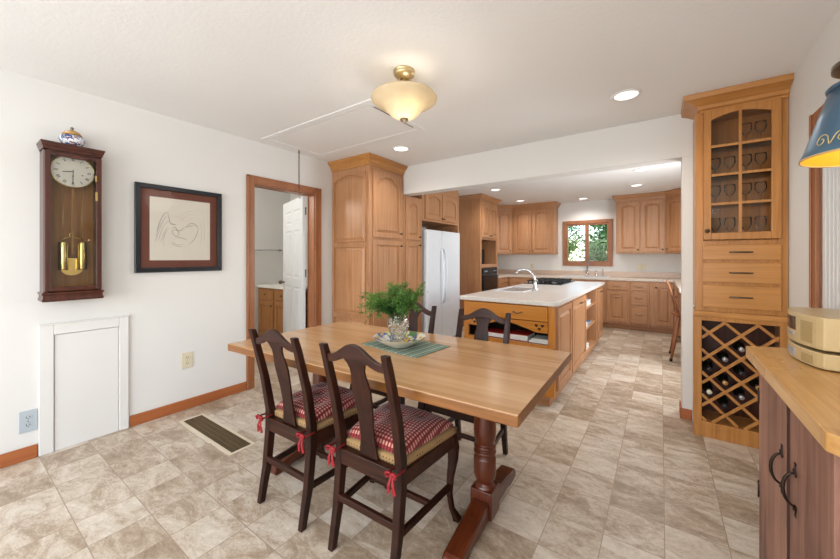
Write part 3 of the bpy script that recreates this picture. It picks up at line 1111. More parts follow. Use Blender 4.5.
tag(b.build('island_countertop', 'island_top', bevel=.006, seg=3), 'large pale laminate top covering the kitchen island', 'countertop')

# island contents
def bookish(name, mat, label, cat, loc, w_, d_, h_, rz=0, group=None):
    t = thing(name, label, cat, loc, rz, group)
    b = MB(); b.box(0, 0, 0, w_, d_, .004); b.box(0, 0, h_ - .004, w_, d_, h_); b.box(0, 0, .004, .004, d_, h_ - .004); b.build('cover', mat, t)
    b = MB(); b.box(.005, .004, .0045, w_ - .004, d_ - .004, h_ - .0045); b.build('page_block', 'white_paper', t)
    return t
bookish('book', 'red_book', 'thick red book lying left in the island cubby behind the chair splat', 'book', (-1.40, 3.05, .5355), .24, .2, .045)
bookish('book', 'red_book', 'red book lying right of another on the island cubby shelf', 'book', (-1.14, 3.05, .5355), .17, .22, .055)
b = MB(); b.box(0, 0, 0, .22, .2, .02); b.box(.02, .01, .021, .2, .18, .035)
tag(b.build('papers', 'white_paper', loc=(-.96, 3.05, .5362)), 'loose white papers at the right end of the island cubby, beside the red book', 'papers')
# shelf contents on the island side
bookish('magazine', 'blue_paper', 'blue covered magazine on the upper island side shelf', 'magazine', (IX1 - .25, IY0 + 1.50, .6655), .21, .28, .03)
bookish('magazine', 'white_paper', 'white magazine stack on the upper island side shelf', 'magazine', (IX1 - .25, IY0 + 1.82, .6655), .21, .28, .06)
bookish('book', 'white_paper', 'white ring binder on the middle island side shelf', 'book', (IX1 - .25, IY0 + 1.50, .4155), .22, .3, .05)
bookish('book', 'blue_paper', 'thin blue booklet on the middle island side shelf', 'book', (IX1 - .25, IY0 + 1.85, .4155), .21, .28, .02)
bookish('book', 'white_paper', 'white box-like book on the bottom island side shelf', 'book', (IX1 - .25, IY0 + 1.60, .1305), .22, .3, .05)

# sink in island, cooktop
def sink(name, label, x0, y0, x1, y1, z, bowls=1):
    t = thing(name, label, 'sink', ((x0 + x1) / 2, (y0 + y1) / 2, z))
    w2, d2 = (x1 - x0) / 2, (y1 - y0) / 2
    b = MB(); r = .03
    b.box(-w2, -d2, .0005, w2, -d2 + r, .008); b.box(-w2, d2 - r, .0005, w2, d2, .008); b.box(-w2, -d2 + r, .0005, -w2 + r, d2 - r, .008); b.box(w2 - r, -d2 + r, .0005, w2, d2 - r, .008)
    b.build('rim', 'fridge', t, bevel=.003)
    b = MB(); b.box(-w2 + r, -d2 + r, .0005, w2 - r, d2 - r, .002); b.build('basin', 'steel', t)
    b = MB(); b.lathe([(.02, .002), (.02, .004), (.012, .0045)], 16); b.build('drain', 'chrome', t)
    return t
sink('prep_sink', 'small white rimmed prep sink set in the island top', -1.54, 3.62, -1.20, 4.20, CT)
sink('kitchen_sink', 'double white sink in the back counter under the window', -1.62, 7.15, -.80, 7.58, CT)
def faucet(label, loc, rz, hgt, reach, lever=True):
    t = thing('faucet', label, 'faucet', loc, rz)
    b = MB(); b.lathe([(.001, .0005), (.03, .0005), (.03, .01), (.022, .02), (.018, .08), (.014, .11), (.001, .111)], 16); b.build('faucet_base', 'chrome', t)
    b = MB(); pts = []
    for i in range(13):
        u = i / 12; an = PI * u * .80
        pts.append((reach * .5 * (1 - math.cos(an)) * -1, 0, .10 + (hgt - .10) * math.sin(min(an, PI / 2)) if an < PI / 2 else hgt - .06 * (1 - math.sin(an))))
    b.tube(pts, .012 if hgt < .3 else .016, 10)
    e = pts[-1]
    b.tube([e, (e[0] - .012, 0, e[2] - .035)], .014, 10)
    b.build('spout', 'chrome', t)
    if lever:
        b = MB(); b.tube([(0, .02, .06), (.0, .05, .085), (.02, .09, .12)], [.012, .009, .006], 8); b.build('lever', 'chrome', t)
    return t
faucet('curved chrome faucet on the kitchen island beside the prep sink', (-1.17, 3.93, CT), R(10), .235, .22)
faucet('tall gooseneck chrome faucet at the back sink under the window', (-1.22, 7.615, CT), R(150), .36, .20)
b = MB(); b.lathe([(.001, 0.0005), (.017, .0005), (.015, .02), (.009, .03), (.009, .10), (.012, .12), (.001, .125)], 12)
tag(b.build('soap_dispenser', 'chrome', loc=(-1.06, 7.63, CT)), 'slim chrome sprayer right beside the gooseneck faucet', 'soap dispenser')
b = MB(); b.lathe([(.001, 0.0005), (.02, .0005), (.016, .03), (.010, .05), (.010, .14), (.001, .145)], 12); b.tube([(0, 0, .14), (-.0, -.04, .15)], .006, 6)
tag(b.build('soap_dispenser', 'chrome', loc=(-.94, 7.63, CT)), 'chrome soap pump farthest right on the back counter sink', 'soap dispenser')
# cooktop
t = thing('cooktop', 'black gas cooktop with iron grates on the far end of the island', 'cooktop', (-1.35, 5.30, CT))
b = MB(); b.box(-.26, -.44, .0005, .26, .44, .014); b.build('cooktop_plate', 'black', t, bevel=.004)
for i, (gx, gy) in enumerate([(-.12, -.27), (-.12, .0), (-.12, .27), (.12, -.27), (.12, .27), (.12, 0)]):
    g = MB()
    for k in range(2):
        s_ = -.09 if k == 0 else .09
        g.box(gx - .11, gy + s_ - .006, .035, gx + .11, gy + s_ + .006, .05); g.box(gx + s_ - .006, gy - .12, .035, gx + s_ + .006, gy + .12, .05)
    g.box(gx - .11, gy - .006, .035, gx + .11, gy + .006, .05); g.box(gx - .006, gy - .12, .035, gx + .006, gy + .12, .05)
    for sx in (-1, 1):
        for sy in (-1, 1): g.box(gx + sx * .09 - .006, gy + sy * .09 - .006, .0145, gx + sx * .09 + .006, gy + sy * .09 + .006, .035)
    g.build('grate', 'black_matte', t)
    g = MB(); g.lathe([(.001, .0145), (.035, .0145), (.035, .024), (.022, .028), (.001, .029)], 14, (gx, gy, 0)); g.build('burner', 'steel', t)
for k in range(5):
    g = MB(); g.lathe([(.001, .0145), (.018, .0145), (.016, .035), (.001, .036)], 12, (.225, -.2 + k * .1, 0)); g.build('knob', 'black_matte', t)

# ================================================================== HUTCH
HX0, HX1, HY = .205, XR - .002, 3.200
hw, hd_ = HX1 - HX0, YW0 - .001 - HY
t = thing('hutch', 'tall honey wood hutch with glass door, three drawers and wine rack by the stub wall', 'cabinet', (HX0, HY, 0))
b = MB()
# upper carcass
b.box(0, .02, .92, .018, hd_, 2.34); b.box(hw - .018, .02, .92, hw, hd_, 2.34); b.box(.018, hd_ - .012, .92, hw - .018, hd_, 2.34)
b.box(.018, .02, 2.32, hw - .018, hd_ - .012, 2.34); b.box(.018, .02, 1.39, hw - .018, hd_ - .012, 1.41)
b.box(.018, .02, .92, hw - .018, hd_ - .012, 1.389)
# face frame
b.box(0, 0, .90, .045, .02, 2.34); b.box(hw - .045, 0, .90, hw, .02, 2.34); b.box(.045, 0, 2.325, hw - .045, .02, 2.34); b.box(.045, 0, .90, hw - .045, .02, 1.405)
# lower box
b.box(-.012, -.012, .0, .035, .02, .86); b.box(hw - .04, -.012, .0, hw, .02, .86); b.box(.035, -.012, .835, hw - .04, .02, .86); b.box(.035, -.012, .075, hw - .04, .02, .11)
b.box(.0, .02, .0, .018, hd_, .90); b.box(hw - .018, .02, .0, hw, hd_, .90); b.box(.018, hd_ - .012, .0, hw - .018, hd_, .90); b.box(.018, .02, .84, hw - .018, hd_ - .012, .90); b.box(.018, .02, .07, hw - .018, hd_ - .012, .11)
b.box(.035, -.012, .0, hw - .04, .01, .075)
b.build('cabinet_body', 'honey_z', t, bevel=.002)
b = MB(); crown(b, [(0, .02), (0, -.012), (hw, -.012)], .86, [(0, 0), (.006, 0), (.012, .012), (.012, .025), (.006, .04), (0, .04)])
b.build('waist_moulding', 'honey_x', t)
b = MB(); crown(b, [(.036, hd_), (.036, 0), (hw, 0)], 2.325, [(0, 0), (.012, 0), (.012, .018), (.022, .024), (.032, .045), (.070, .066), (.106, .078), (.112, .113), (0, .113)])
b.build('crown_moulding', 'honey_x', t)
# drawers
for z0, z1 in ((1.270, 1.375), (1.112, 1.250), (.935, 1.092)):
    o = front(t, .040, hw - .034, z0, z1, 'drawer', None, mx='honey_x')
    b = MB(); zc = (z1 - z0) / 2; xc = (hw - .074) / 2
    b.tube([(xc - .05, -.02, zc), (xc - .05, -.042, zc)], .004, 8); b.tube([(xc + .05, -.02, zc), (xc + .05, -.042, zc)], .004, 8)
    b.tube([(xc - .06, -.042, zc), (xc - .04, -.045, zc), (xc + .04, -.045, zc), (xc + .06, -.042, zc)], [.004, .006, .0055, .004], 8)
    b.build('handle', 'pewter', o)
# glass door: frame with arched head
gx0, gx1, gz0, gz1 = .087, .392, 1.46, 2.295      # glass opening, local x
dx0, dx1, dz0, dz1 = .045, .438, 1.412, 2.335
b = MB()
b.box(dx0, -.022, dz0, gx0, -.001, dz1); b.box(gx1, -.022, dz0, dx1, -.001, dz1); b.box(gx0, -.022, dz0, gx1, -.001, gz0)
P = [(gx0, dz1)]
for i in range(15):
    u = i / 14
    P.append((gx0 + (gx1 - gx0) * u, gz1 - .035 * (2 * u - 1) ** 2))
P.append((gx1, dz1))
b.prism(P, 'y', -.022, -.001)
dr = b.build('glass_door', 'honey_z', t, bevel=.003)
b = MB(); xm_ = (gx0 + gx1) / 2
b.box(xm_ - .008, -.02, gz0, xm_ + .008, -.006, gz1)
for k in range(1, 4):
    z = gz0 + (gz1 - .02 - gz0) * k / 4
    b.box(gx0, -.0195, z - .008, xm_ - .008, -.0065, z + .008); b.box(xm_ + .008, -.0195, z - .008, gx1, -.0065, z + .008)
b.build('glazing_bars', 'honey_z', dr)
b = MB(); b.box(gx0 - .003, -.006, gz0 - .003, gx1 + .003, -.003, gz1 + .003); b.build('glass_panes', 'hutch_pane', dr)
o = knob_mesh().build('knob', 'pewter', dr, loc=(dx0 + .018, -.022, 1.475))
# hinges on the hutch side of the stub wall
for z in (1.51, .88):
    pass
# interior shelves
for z in (1.66, 1.86, 2.08):
    b = MB(); b.box(.019, .03, z, hw - .019, hd_ - .013, z + .008); b.build('shelf', 'pane', t)
# wine rack lattice
rx0, rx1, rz0, rz1 = .036, hw - .041, .111, .834
lat = MB()
th = .009
def clipline(p, d):
    t0, t1 = -9, 9
    for (o_, dd, lo, hi) in ((p[0], d[0], rx0, rx1), (p[1], d[1], rz0, rz1)):
        a_, c_ = (lo - o_) / dd, (hi - o_) / dd
        if a_ > c_: a_, c_ = c_, a_
        t0, t1 = max(t0, a_), min(t1, c_)
    return t0, t1
cell = .1235     # vertical spacing along the frame
slope = .96
LCX, LCZ, LST = .2465, .503, .163   # one cell centre (local x, z) and the cell height
pts_c = []
for sgn, yy in ((1, 0.000), (-1, .010)):
    k0 = rz0 - .6
    i = 0
    while True:
        # lines pass half a cell above / below the cell centres
        zc = LCZ + (i - 8.5) * LST - slope * sgn * (LCX - rx0)
        i += 1
        if i > 20: break
        p = (rx0, zc); d_ = Vector((1, slope * sgn)).normalized()
        t0, t1 = clipline(p, d_)
        if t1 - t0 < .02: continue
        A = Vector(p) + d_ * t0; B = Vector(p) + d_ * t1
        nn = Vector((-d_.y, d_.x)) * th
        lat.prism([tuple(A - nn), tuple(B - nn), tuple(B + nn), tuple(A + nn)], 'y', -.006 + yy, .003 + yy)
lat.build('wine_rack_lattice', 'honey_z', t)
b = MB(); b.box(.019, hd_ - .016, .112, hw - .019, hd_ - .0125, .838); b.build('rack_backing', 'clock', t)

# wine bottles lying with their necks outwards
# target cells (local x , z) of the bottles seen in the photo, each with its foil and a description
want = [(0, 2, 'foil_silver', 'wine bottle with grey capped neck, highest in the lattice rack'),
        (-1, 1, 'foil_silver', 'wine bottle with silver neck, just below-left of the highest one'),
        (0, 0, 'foil_black', 'black-capped wine bottle directly below the highest one, beside the counter corner'),
        (-2, 0, 'foil_black', 'dark-capped wine bottle at the left edge of the rack, above the white-capped one'),
        (-1, -1, 'foil_gold', 'wine bottle with tan foil neck near the rack centre'),
        (-2, -2, 'foil_cream', 'wine bottle with white cap low at the left edge of the rack'),
        (0, -2, 'foil_silver', 'wine bottle with pale silver cap low in the middle of the rack'),
        (-1, -3, 'foil_black', 'black-capped wine bottle, lowest in the lattice rack'),
        (1, -1, 'foil_gold', 'wine bottle with tan cap at the right, partly hidden by the wooden counter')]
used = set()
for (wx, wz, fo, lab) in want:
    X, z = LCX + wx * LST / slope / 2, LCZ + wz * LST / 2
    t = thing('wine_bottle', lab, 'wine bottle', (HX0 + X, HY + .108, z - .012), 0, None)
    b = MB()
    prof = [(.001, -.10), (.030, -.10), (.0325, -.094), (.0325, .0), (.028, .03), (.014, .055), (.0125, .06), (.0125, .085), (.001, .086)]
    b.lathe(prof, 16); b.v = [(x, -zz, y) for x, y, zz in b.v]
    b.build('bottle_glass', 'bottle', t)
    b = MB(); b.lathe([(.001, .0865), (.0142, .0865), (.0142, .118), (.0155, .119), (.0155, .128), (.001, .129)], 16); b.v = [(x, -zz, y) for x, y, zz in b.v]
    b.build('foil_cap', fo, t)

# glassware behind the hutch door
def goblet(label, loc, h=.15, r=.032):
    b = MB(); b.lathe([(.001, .001), (r * .9, .001), (r * .85, .004), (.004, .01), (.004, h * .42), (r * .6, h * .5), (r, h * .68), (r * .95, h)], 16)
    tag(b.build('wine_glass', 'thin_glass', loc=loc), label, 'glass', 'glassware behind the hutch door')
for z, nm in ((1.411, 'bottom'), (1.669, 'lower middle'), (1.869, 'upper middle'), (2.089, 'top')):
    for i, x in enumerate((.12, .20, .285, .36)):
        if nm == 'top' and i in (0, 1): continue
        pos = ('far left', 'left of centre', 'right of centre', 'far right')[i]
        goblet('clear glass goblet behind the hutch door, %s on the %s shelf' % (pos, nm), (HX0 + x, HY + .10, z), .14 if nm != 'bottom' else .16)

# ================================================================== DINING TABLE
TR = R(2.7)
TCX, TCY, TZ = -1.31, 1.563, .75
TL, TW = 1.815, .925
t = thing('dining_table', 'long butcher-block trestle dining table with turned pedestal legs', 'dining table', (TCX, TCY, 0), TR)
b = MB(); hl, hw2 = TL / 2, TW / 2
CN = []
for X_, Y_ in ((-.395, 1.143), (-.413, 2.083), (-2.208, 1.980), (-2.214, 1.060)):
    v_ = Vector((X_ - TCX, Y_ - TCY)); CN.append((v_.x * math.cos(TR) + v_.y * math.sin(TR), -v_.x * math.sin(TR) + v_.y * math.cos(TR)))
b.prism(CN, 'z', TZ - .045, TZ)
b.m = [1, 1, 1, 1, 1, 0]
b.build('tabletop', ['table', 'table_edge'], t, bevel=.006, seg=3)
PXs = (-.60, .59)
for px in PXs:
    b = MB()
    # foot: long arched runner along the table's width
    P = []
    fl = .375
    prof = [(-fl, .0), (-fl + .09, .0), (-fl + .11, .018), (fl - .11, .018), (fl - .09, 0), (fl, 0), (fl + .006, .02), (fl + .002, .045), (fl - .02, .058), (.16, .088), (.08, .105), (-.08, .105), (-.16, .088), (-fl + .02, .058), (-fl - .002, .045), (-fl - .006, .02)]
    b.prism(prof, 'x', px - .042, px + .042)
    ft = b.build('foot_rail', 'mahog_y', t, bevel=.008)
    # column: square block then turned shaft
    b = MB()
    b.box(px - .055, -.055, .02, px + .055, .055, .150)
    b.lathe([(.052, .150), (.044, .162), (.038, .170), (.040, .178), (.050, .192), (.055, .21), (.055, .29), (.051, .302), (.046, .306), (.046, .311), (.055, .316), (.056, .328), (.048, .334), (.048, .339), (.055, .345), (.054, .356), (.046, .362), (.048, .372), (.054, .395), (.056, .43), (.054, .49), (.048, .52), (.052, .526), (.052, .54), (.046, .546), (.050, .60), (.054, .66), (.050, .67)], 28, (px, 0, 0))
    b.build('pedestal_column', 'mahog_z', t, bevel=.003)
    b = MB(); b.prism([(-.36, .705), (.36, .705), (.36, .69), (.30, .67), (-.30, .67), (-.36, .69)], 'x', px - .035, px + .035)
    b.build('top_cleat', 'mahog_y', t, bevel=.003)
    for sy in (-1, 1):
        b = MB(); b.box(px - .05, sy * .33 - .03, .0005, px + .05, sy * .33 + .03, .006)
b = MB(); b.box(PXs[0] + .036, -.017, .62, PXs[1] - .036, .017, .69)
b.build('stretcher', 'mahog_z', t, bevel=.004)
# felt pads (pale) peeking out under the feet
for px, sy in ((PXs[0], -1), (PXs[1], 1)):
    pass

# ------------------------------------------------------------------ chairs
def make_chair(label):
    """vintage dining chair. origin: floor, midway between the rear feet; sitter faces +y"""
    t = thing('dining_chair', label, 'chair', (0, 0, 0))
    SB, SF, SD, SH = .168, .215, .40, .435
    # rear legs + posts: one continuous bent member per side
    for s in (-1, 1):
        b = MB()
        secs = []
        for (y, z, hx_, hy_) in ((-.035, 0, .014, .016), (.0, .18, .017, .019), (.02, .38, .019, .021), (.02, .47, .019, .02), (-.012, .66, .017, .018), (-.064, .86, .0155, .016), (-.082, .917, .0155, .014)):
            x = s * (SB + (.004 if z > .5 else 0))
            secs.append([(x - hx_, y - hy_, z), (x + hx_, y - hy_, z), (x + hx_, y + hy_, z), (x - hx_, y + hy_, z)])
        b.rail(secs)
        # little chamfered tip
        b.build('rear_leg', 'dark_z', t, bevel=.004)
        # tie bow
        b = MB()
        bx_, by_, bz = s * SB, -.012, .445
        b.tube([(bx_ - .022, by_ + .03, bz), (bx_ - .022, by_ - .02, bz + .004), (bx_ + .022, by_ - .02, bz - .004), (bx_ + .022, by_ + .03, bz)], .006, 6)
        for q in (-1, 1):
            b.tube([(bx_, by_ - .022, bz), (bx_ + q * .018, by_ - .035, bz + .018), (bx_ + q * .036, by_ - .032, bz + .008), (bx_ + q * .03, by_ - .03, bz - .01), (bx_, by_ - .022, bz)], [.004, .007, .008, .007, .004], 6)
            b.rail([[(bx_ + q * .004 - .004, by_ - .026, bz), (bx_ + q * .004 + .004, by_ - .026, bz), (bx_ + q * .004 + .004, by_ - .023, bz), (bx_ + q * .004 - .004, by_ - .023, bz)],
                    [(bx_ + q * .016 - .008, by_ - .036, bz - .05), (bx_ + q * .016 + .008, by_ - .034, bz - .05), (bx_ + q * .016 + .008, by_ - .030, bz - .05), (bx_ + q * .016 - .008, by_ - .032, bz - .05)],
                    [(bx_ + q * .022 - .009, by_ - .030, bz - .10), (bx_ + q * .022 + .009, by_ - .028, bz - .09), (bx_ + q * .022 + .009, by_ - .024, bz - .09), (bx_ + q * .022 - .009, by_ - .026, bz - .10)]])
        b.lathe([(.001, -.01), (.010, -.004), (.010, .004), (.001, .01)], 8, (bx_, by_ - .026, bz))
        b.v = [(bx_ + (x - bx_) * (.95 if y > by_ - .0215 else .68), y, bz + (z - bz) * .8) for x, y, z in b.v]
        b.build('ribbon_tie', 'red', t)
    # front legs: shallow cabriole
    for s in (-1, 1):
        b = MB()
        secs = []
        for (o_, z, h_) in ((.026, 0, .015), (.030, .012, .018), (.022, .03, .016), (.004, .07, .012), (-.006, .14, .012), (-.002, .22, .015), (.010, .30, .020), (.012, .36, .023), (.004, .405, .024), (0, .43, .022)):
            cx, cy = s * (SF - .02 + o_ * .7), SD - .01 + o_ * .9
            secs.append([(cx - h_, cy - h_, z), (cx + h_, cy - h_, z), (cx + h_, cy + h_, z), (cx - h_, cy + h_, z)])
        b.rail(secs)
        b.build('front_leg', 'dark_z', t, bevel=.005)
    # seat rails
    b = MB()
    b.box(-SB + .019, -.0, SH - .07, SB - .019, .035, SH - .002)
    b.box(-SF + .03, SD - .018, SH - .065, SF - .03, SD + .01, SH - .002)
    for s in (-1, 1):
        b.rail([[(s * SB, .035, SH - .065), (s * (SB + .018), .035, SH - .065), (s * (SB + .018), .035, SH - .002), (s * SB, .035, SH - .002)],
                [(s * (SF - .018), SD - .02, SH - .065), (s * SF, SD - .02, SH - .065), (s * SF, SD - .02, SH - .002), (s * (SF - .018), SD - .02, SH - .002)]])
    b.build('seat_frame', 'dark_x', t, bevel=.003)
    # stretchers
    b = MB(); b.box(-SB + .012, -.014, .205, SB - .012, .006, .235); b.build('rear_stretcher', 'dark_x', t, bevel=.003)
    for s in (-1, 1):
        b = MB()
        b.rail([[(s * (SB - .009), .01, .165), (s * (SB + .009), .01, .165), (s * (SB + .009), .01, .195), (s * (SB - .009), .01, .195)],
                [(s * (SF - .03), SD - .02, .165), (s * (SF - .012), SD - .02, .165), (s * (SF - .012), SD - .02, .195), (s * (SF - .03), SD - .02, .195)]])
        b.build('side_stretcher', 'dark_y', t, bevel=.003)
    b = MB(); b.box(-SB - .012, .215, .168, SB + .012, .237, .192); b.build('cross_stretcher', 'dark_x', t, bevel=.003)
    # top rail: humped
    n = 22
    b = MB(); secs = []
    for i in range(n + 1):
        u = -1 + 2 * i / n
        x = u * (SB - .008)
        a_ = abs(u)
        hump = .5 + .5 * math.cos(PI * min(1, a_ / .92))
        zt = .876 + .060 * hump
        zb = .842 + .042 * hump if a_ > .35 else .842 + .042 * (.5 + .5 * math.cos(PI * .38))
        yb = -.060 - .012 * (1 - a_ * a_)
        secs.append([(x, yb - .010, zb), (x, yb + .010, zb), (x, yb + .004, zt), (x, yb - .014, zt)])
    b.rail(secs); b.build('top_rail', 'dark_x', t, bevel=.003)
    # vase-shaped splat
    prof = [(.435, .046), (.46, .042), (.50, .036), (.56, .034), (.62, .037), (.68, .043), (.73, .046), (.77, .042), (.80, .036), (.825, .036), (.85, .044), (.872, .062)]
    b = MB(); secs = []
    for z, hwid in prof:
        k = (z - .435) / .437
        yy = .018 - .084 * k ** 1.6
        hwid *= 1.13
        secs.append([(-hwid, yy - .005, z), (hwid, yy - .005, z), (hwid, yy + .005, z), (-hwid, yy + .005, z)])
    b.rail(secs); b.build('splat', 'dark_z', t, bevel=.002)
    # slip seat
    def seatgrid(z0, zf, ins, nx=14, ny=14):
        vs, fs = [], []
        for j in range(ny + 1):
            v = j / ny
            for i in range(nx + 1):
                u = i / nx * 2 - 1
                y = .03 + ins + (SD - .03 - 2 * ins + .012) * v
                wv = (SB + .006) + (SF - SB) * v - ins
                vs.append((u * wv, y, zf(u, v)))
        m = len(vs)
        for j in range(ny + 1):
            for i in range(nx + 1):
                x, y, z = vs[j * (nx + 1) + i]
                vs.append((x, y, z0))
        W_ = nx + 1
        for j in range(ny):
            for i in range(nx):
                a_ = j * W_ + i
                fs.append((a_, a_ + 1, a_ + 1 + W_, a_ + W_)); fs.append((m + a_, m + a_ + W_, m + a_ + 1 + W_, m + a_ + 1))
        for i in range(nx):
            fs.append((i, m + i, m + i + 1, i + 1)); a_ = ny * W_ + i; fs.append((a_, a_ + 1, m + a_ + 1, m + a_))
        for j in range(ny):
            a_ = j * W_; fs.append((a_, a_ + W_, m + a_ + W_, m + a_)); a_ = j * W_ + nx; fs.append((a_, m + a_, m + a_ + W_, a_ + W_))
        return vs, fs
    vs, fs = seatgrid(SH - .0015, lambda u, v: SH + .026 + .008 * (1 - u ** 4) * (1 - (2 * v - 1) ** 4), .002)
    b = MB(); b.add(vs, fs, True); b.build('seat', 'dotted', t)
    return t, seatgrid, SH


def make_cushion(seatgrid, SH, label):
    tuft = [(0, .5), (-.45, .28), (.45, .28), (-.45, .75), (.45, .75)]
    def zf(u, v):
        e = (1 - abs(u) ** 3.5) * (1 - abs(2 * v - 1) ** 3.5)
        z = SH + .042 + .056 * max(0, e) ** .45
        for (a_, c_) in tuft:
            d2 = ((u - a_) / .16) ** 2 + ((v - c_) / .12) ** 2
            z -= .020 * math.exp(-d2)
        return z
    vs, fs = seatgrid(SH + .0355, zf, .012, 30, 30)
    b = MB(); b.add(vs, fs, True)
    o = b.build('seat_cushion', 'gingham', sub=1)
    tag(o, label, 'cushion')
    return o


chairs = [((-1.555, 1.035, 0), R(1.5), 'dark wooden splat-back chair at near-left side of the table, back to viewer', 'red gingham cushion tied on the near-left chair'),
          ((-1.020, 1.055, 0), R(1.5), 'dark wooden splat-back chair nearest the viewer, in front of the table middle', 'red gingham cushion tied on the chair nearest the viewer'),
          ((-1.000, 2.12, 0), R(182), 'dark wooden splat-back chair on the far side of the table, before the island', 'red gingham cushion on the far-side chair before the island'),
          ((-1.585, 2.12, 0), R(182), 'dark wooden splat-back chair on the far side, behind the vase and fern', 'red gingham cushion on the far-side chair behind the vase')]
first, sg, SH_ = make_chair(chairs[0][2])
firstc = make_cushion(sg, SH_, chairs[0][3])
for i, (l, rz, lab, cl) in enumerate(chairs):
    c = first if i == 0 else copy_tree(first)
    q = firstc if i == 0 else copy_tree(firstc)
    c.location = l; c.rotation_euler = (0, 0, rz); c['label'] = lab; c['group'] = 'dining chairs around the table'
    q.location = l; q.rotation_euler = (0, 0, rz); q['label'] = cl; q['group'] = 'gingham chair cushions'

# ------------------------------------------------------------------ table setting
b = MB()
nx, ny = 26, 18
vs, fs = [], []
for j in range(ny + 1):
    for i in range(nx + 1):
        u, v = i / nx, j / ny
        z = .003 + .0015 * math.sin(u * 21) * math.sin(v * 9 + 1) ** 2
        vs.append((-.225 + .45 * u, -.155 + .31 * v + .004 * math.sin(u * 7), z + .001))
m = len(vs); vs += [(x, y, 0.0003) for x, y, z in vs]
W_ = nx + 1
for j in range(ny):
    for i in range(nx):
        a_ = j * W_ + i
        fs += [(a_, a_ + 1, a_ + 1 + W_, a_ + W_), (m + a_, m + a_ + W_, m + a_ + 1 + W_, m + a_ + 1)]
for i in range(nx): fs += [(i, m + i, m + i + 1, i + 1), (ny * W_ + i, ny * W_ + i + 1, m + ny * W_ + i + 1, m + ny * W_ + i)]
for j in range(ny): fs += [(j * W_, j * W_ + W_, m + j * W_ + W_, m + j * W_), (j * W_ + nx, m + j * W_ + nx, m + j * W_ + nx + W_, j * W_ + nx + W_)]
b.add(vs, fs, True)
tag(b.build('placemat', 'placemat', loc=(-1.275, 1.655, TZ), rot=(0, 0, R(-6))), 'green striped woven placemat under the bowl on the table', 'placemat')
BX, BYY = -1.285, 1.615
b = MB()
b.lathe([(.001, .002), (.055, .002), (.06, .0), (.065, .006), (.10, .02), (.14, .046), (.158, .058)], 40)
b.f.pop(); b.m.pop(); b.sm.pop()
k0 = len(b.f)
b.mi = 1
b.lathe([(.158, .058), (.153, .0585), (.135, .048), (.095, .025), (.06, .012), (.001, .010)], 40)
b.f.pop(-2); b.m.pop(-2); b.sm.pop(-2)
tag(b.build('ceramic_bowl', ['bowl_out', 'bowl_in'], loc=(BX, BYY, TZ + .006)), 'wide cream ceramic bowl with painted fruit pattern inside on the placemat', 'bowl')
# vase with UVs
KP = [(0, .040), (.012, .038), (.022, .038), (.05, .046), (.09, .061), (.12, .067), (.15, .062), (.17, .055), (.195, .063)]
def kr(z):
    for (z0, r0), (z1, r1) in zip(KP, KP[1:]):
        if z0 <= z <= z1:
            u = (z - z0) / (z1 - z0); u = u * u * (3 - 2 * u) if z0 > .02 else u
            return r0 + (r1 - r0) * u
    return KP[-1][1]
b = MB(); nn_, nz_ = 60, 40
vs, fs = [], []
for j_ in range(nz_ + 1):
    z = .195 * j_ / nz_
    for i_ in range(nn_):
        a_ = 2 * PI * i_ / nn_
        p_, q_ = (a_ / (2 * PI) * 10 + z / .038) % 1, (a_ / (2 * PI) * 10 - z / .038) % 1
        g_ = min(abs(p_ - .5), abs(q_ - .5)) * 2
        cut = .0045 * (1 - min(1, g_ * 2.2)) if .03 < z < .165 else 0
        rr_ = kr(z) - cut
        vs.append((rr_ * math.cos(a_), rr_ * math.sin(a_), z))
m_ = len(vs)
for j_ in range(nz_ + 1):
    z = .018 + (.195 - .018) * j_ / nz_
    for i_ in range(nn_):
        a_ = 2 * PI * i_ / nn_; rr_ = kr(z) - .0075
        vs.append((rr_ * math.cos(a_), rr_ * math.sin(a_), z))
for j_ in range(nz_):
    for i_ in range(nn_):
        k_ = (i_ + 1) % nn_
        fs.append((j_ * nn_ + i_, j_ * nn_ + k_, (j_ + 1) * nn_ + k_, (j_ + 1) * nn_ + i_))
        fs.append((m_ + j_ * nn_ + i_, m_ + (j_ + 1) * nn_ + i_, m_ + (j_ + 1) * nn_ + k_, m_ + j_ * nn_ + k_))
for i_ in range(nn_):
    k_ = (i_ + 1) % nn_
    fs.append((nz_ * nn_ + i_, nz_ * nn_ + k_, m_ + nz_ * nn_ + k_, m_ + nz_ * nn_ + i_))
fs.append(tuple(range(nn_))[::-1]); fs.append(tuple(m_ + i_ for i_ in range(nn_)))
b.add(vs, fs)
vz = b.build('crystal_vase', 'crystal', loc=(BX - .01, BYY, TZ + .0175))
tag(vz, 'cut crystal vase holding the fern, standing in the painted bowl', 'vase')
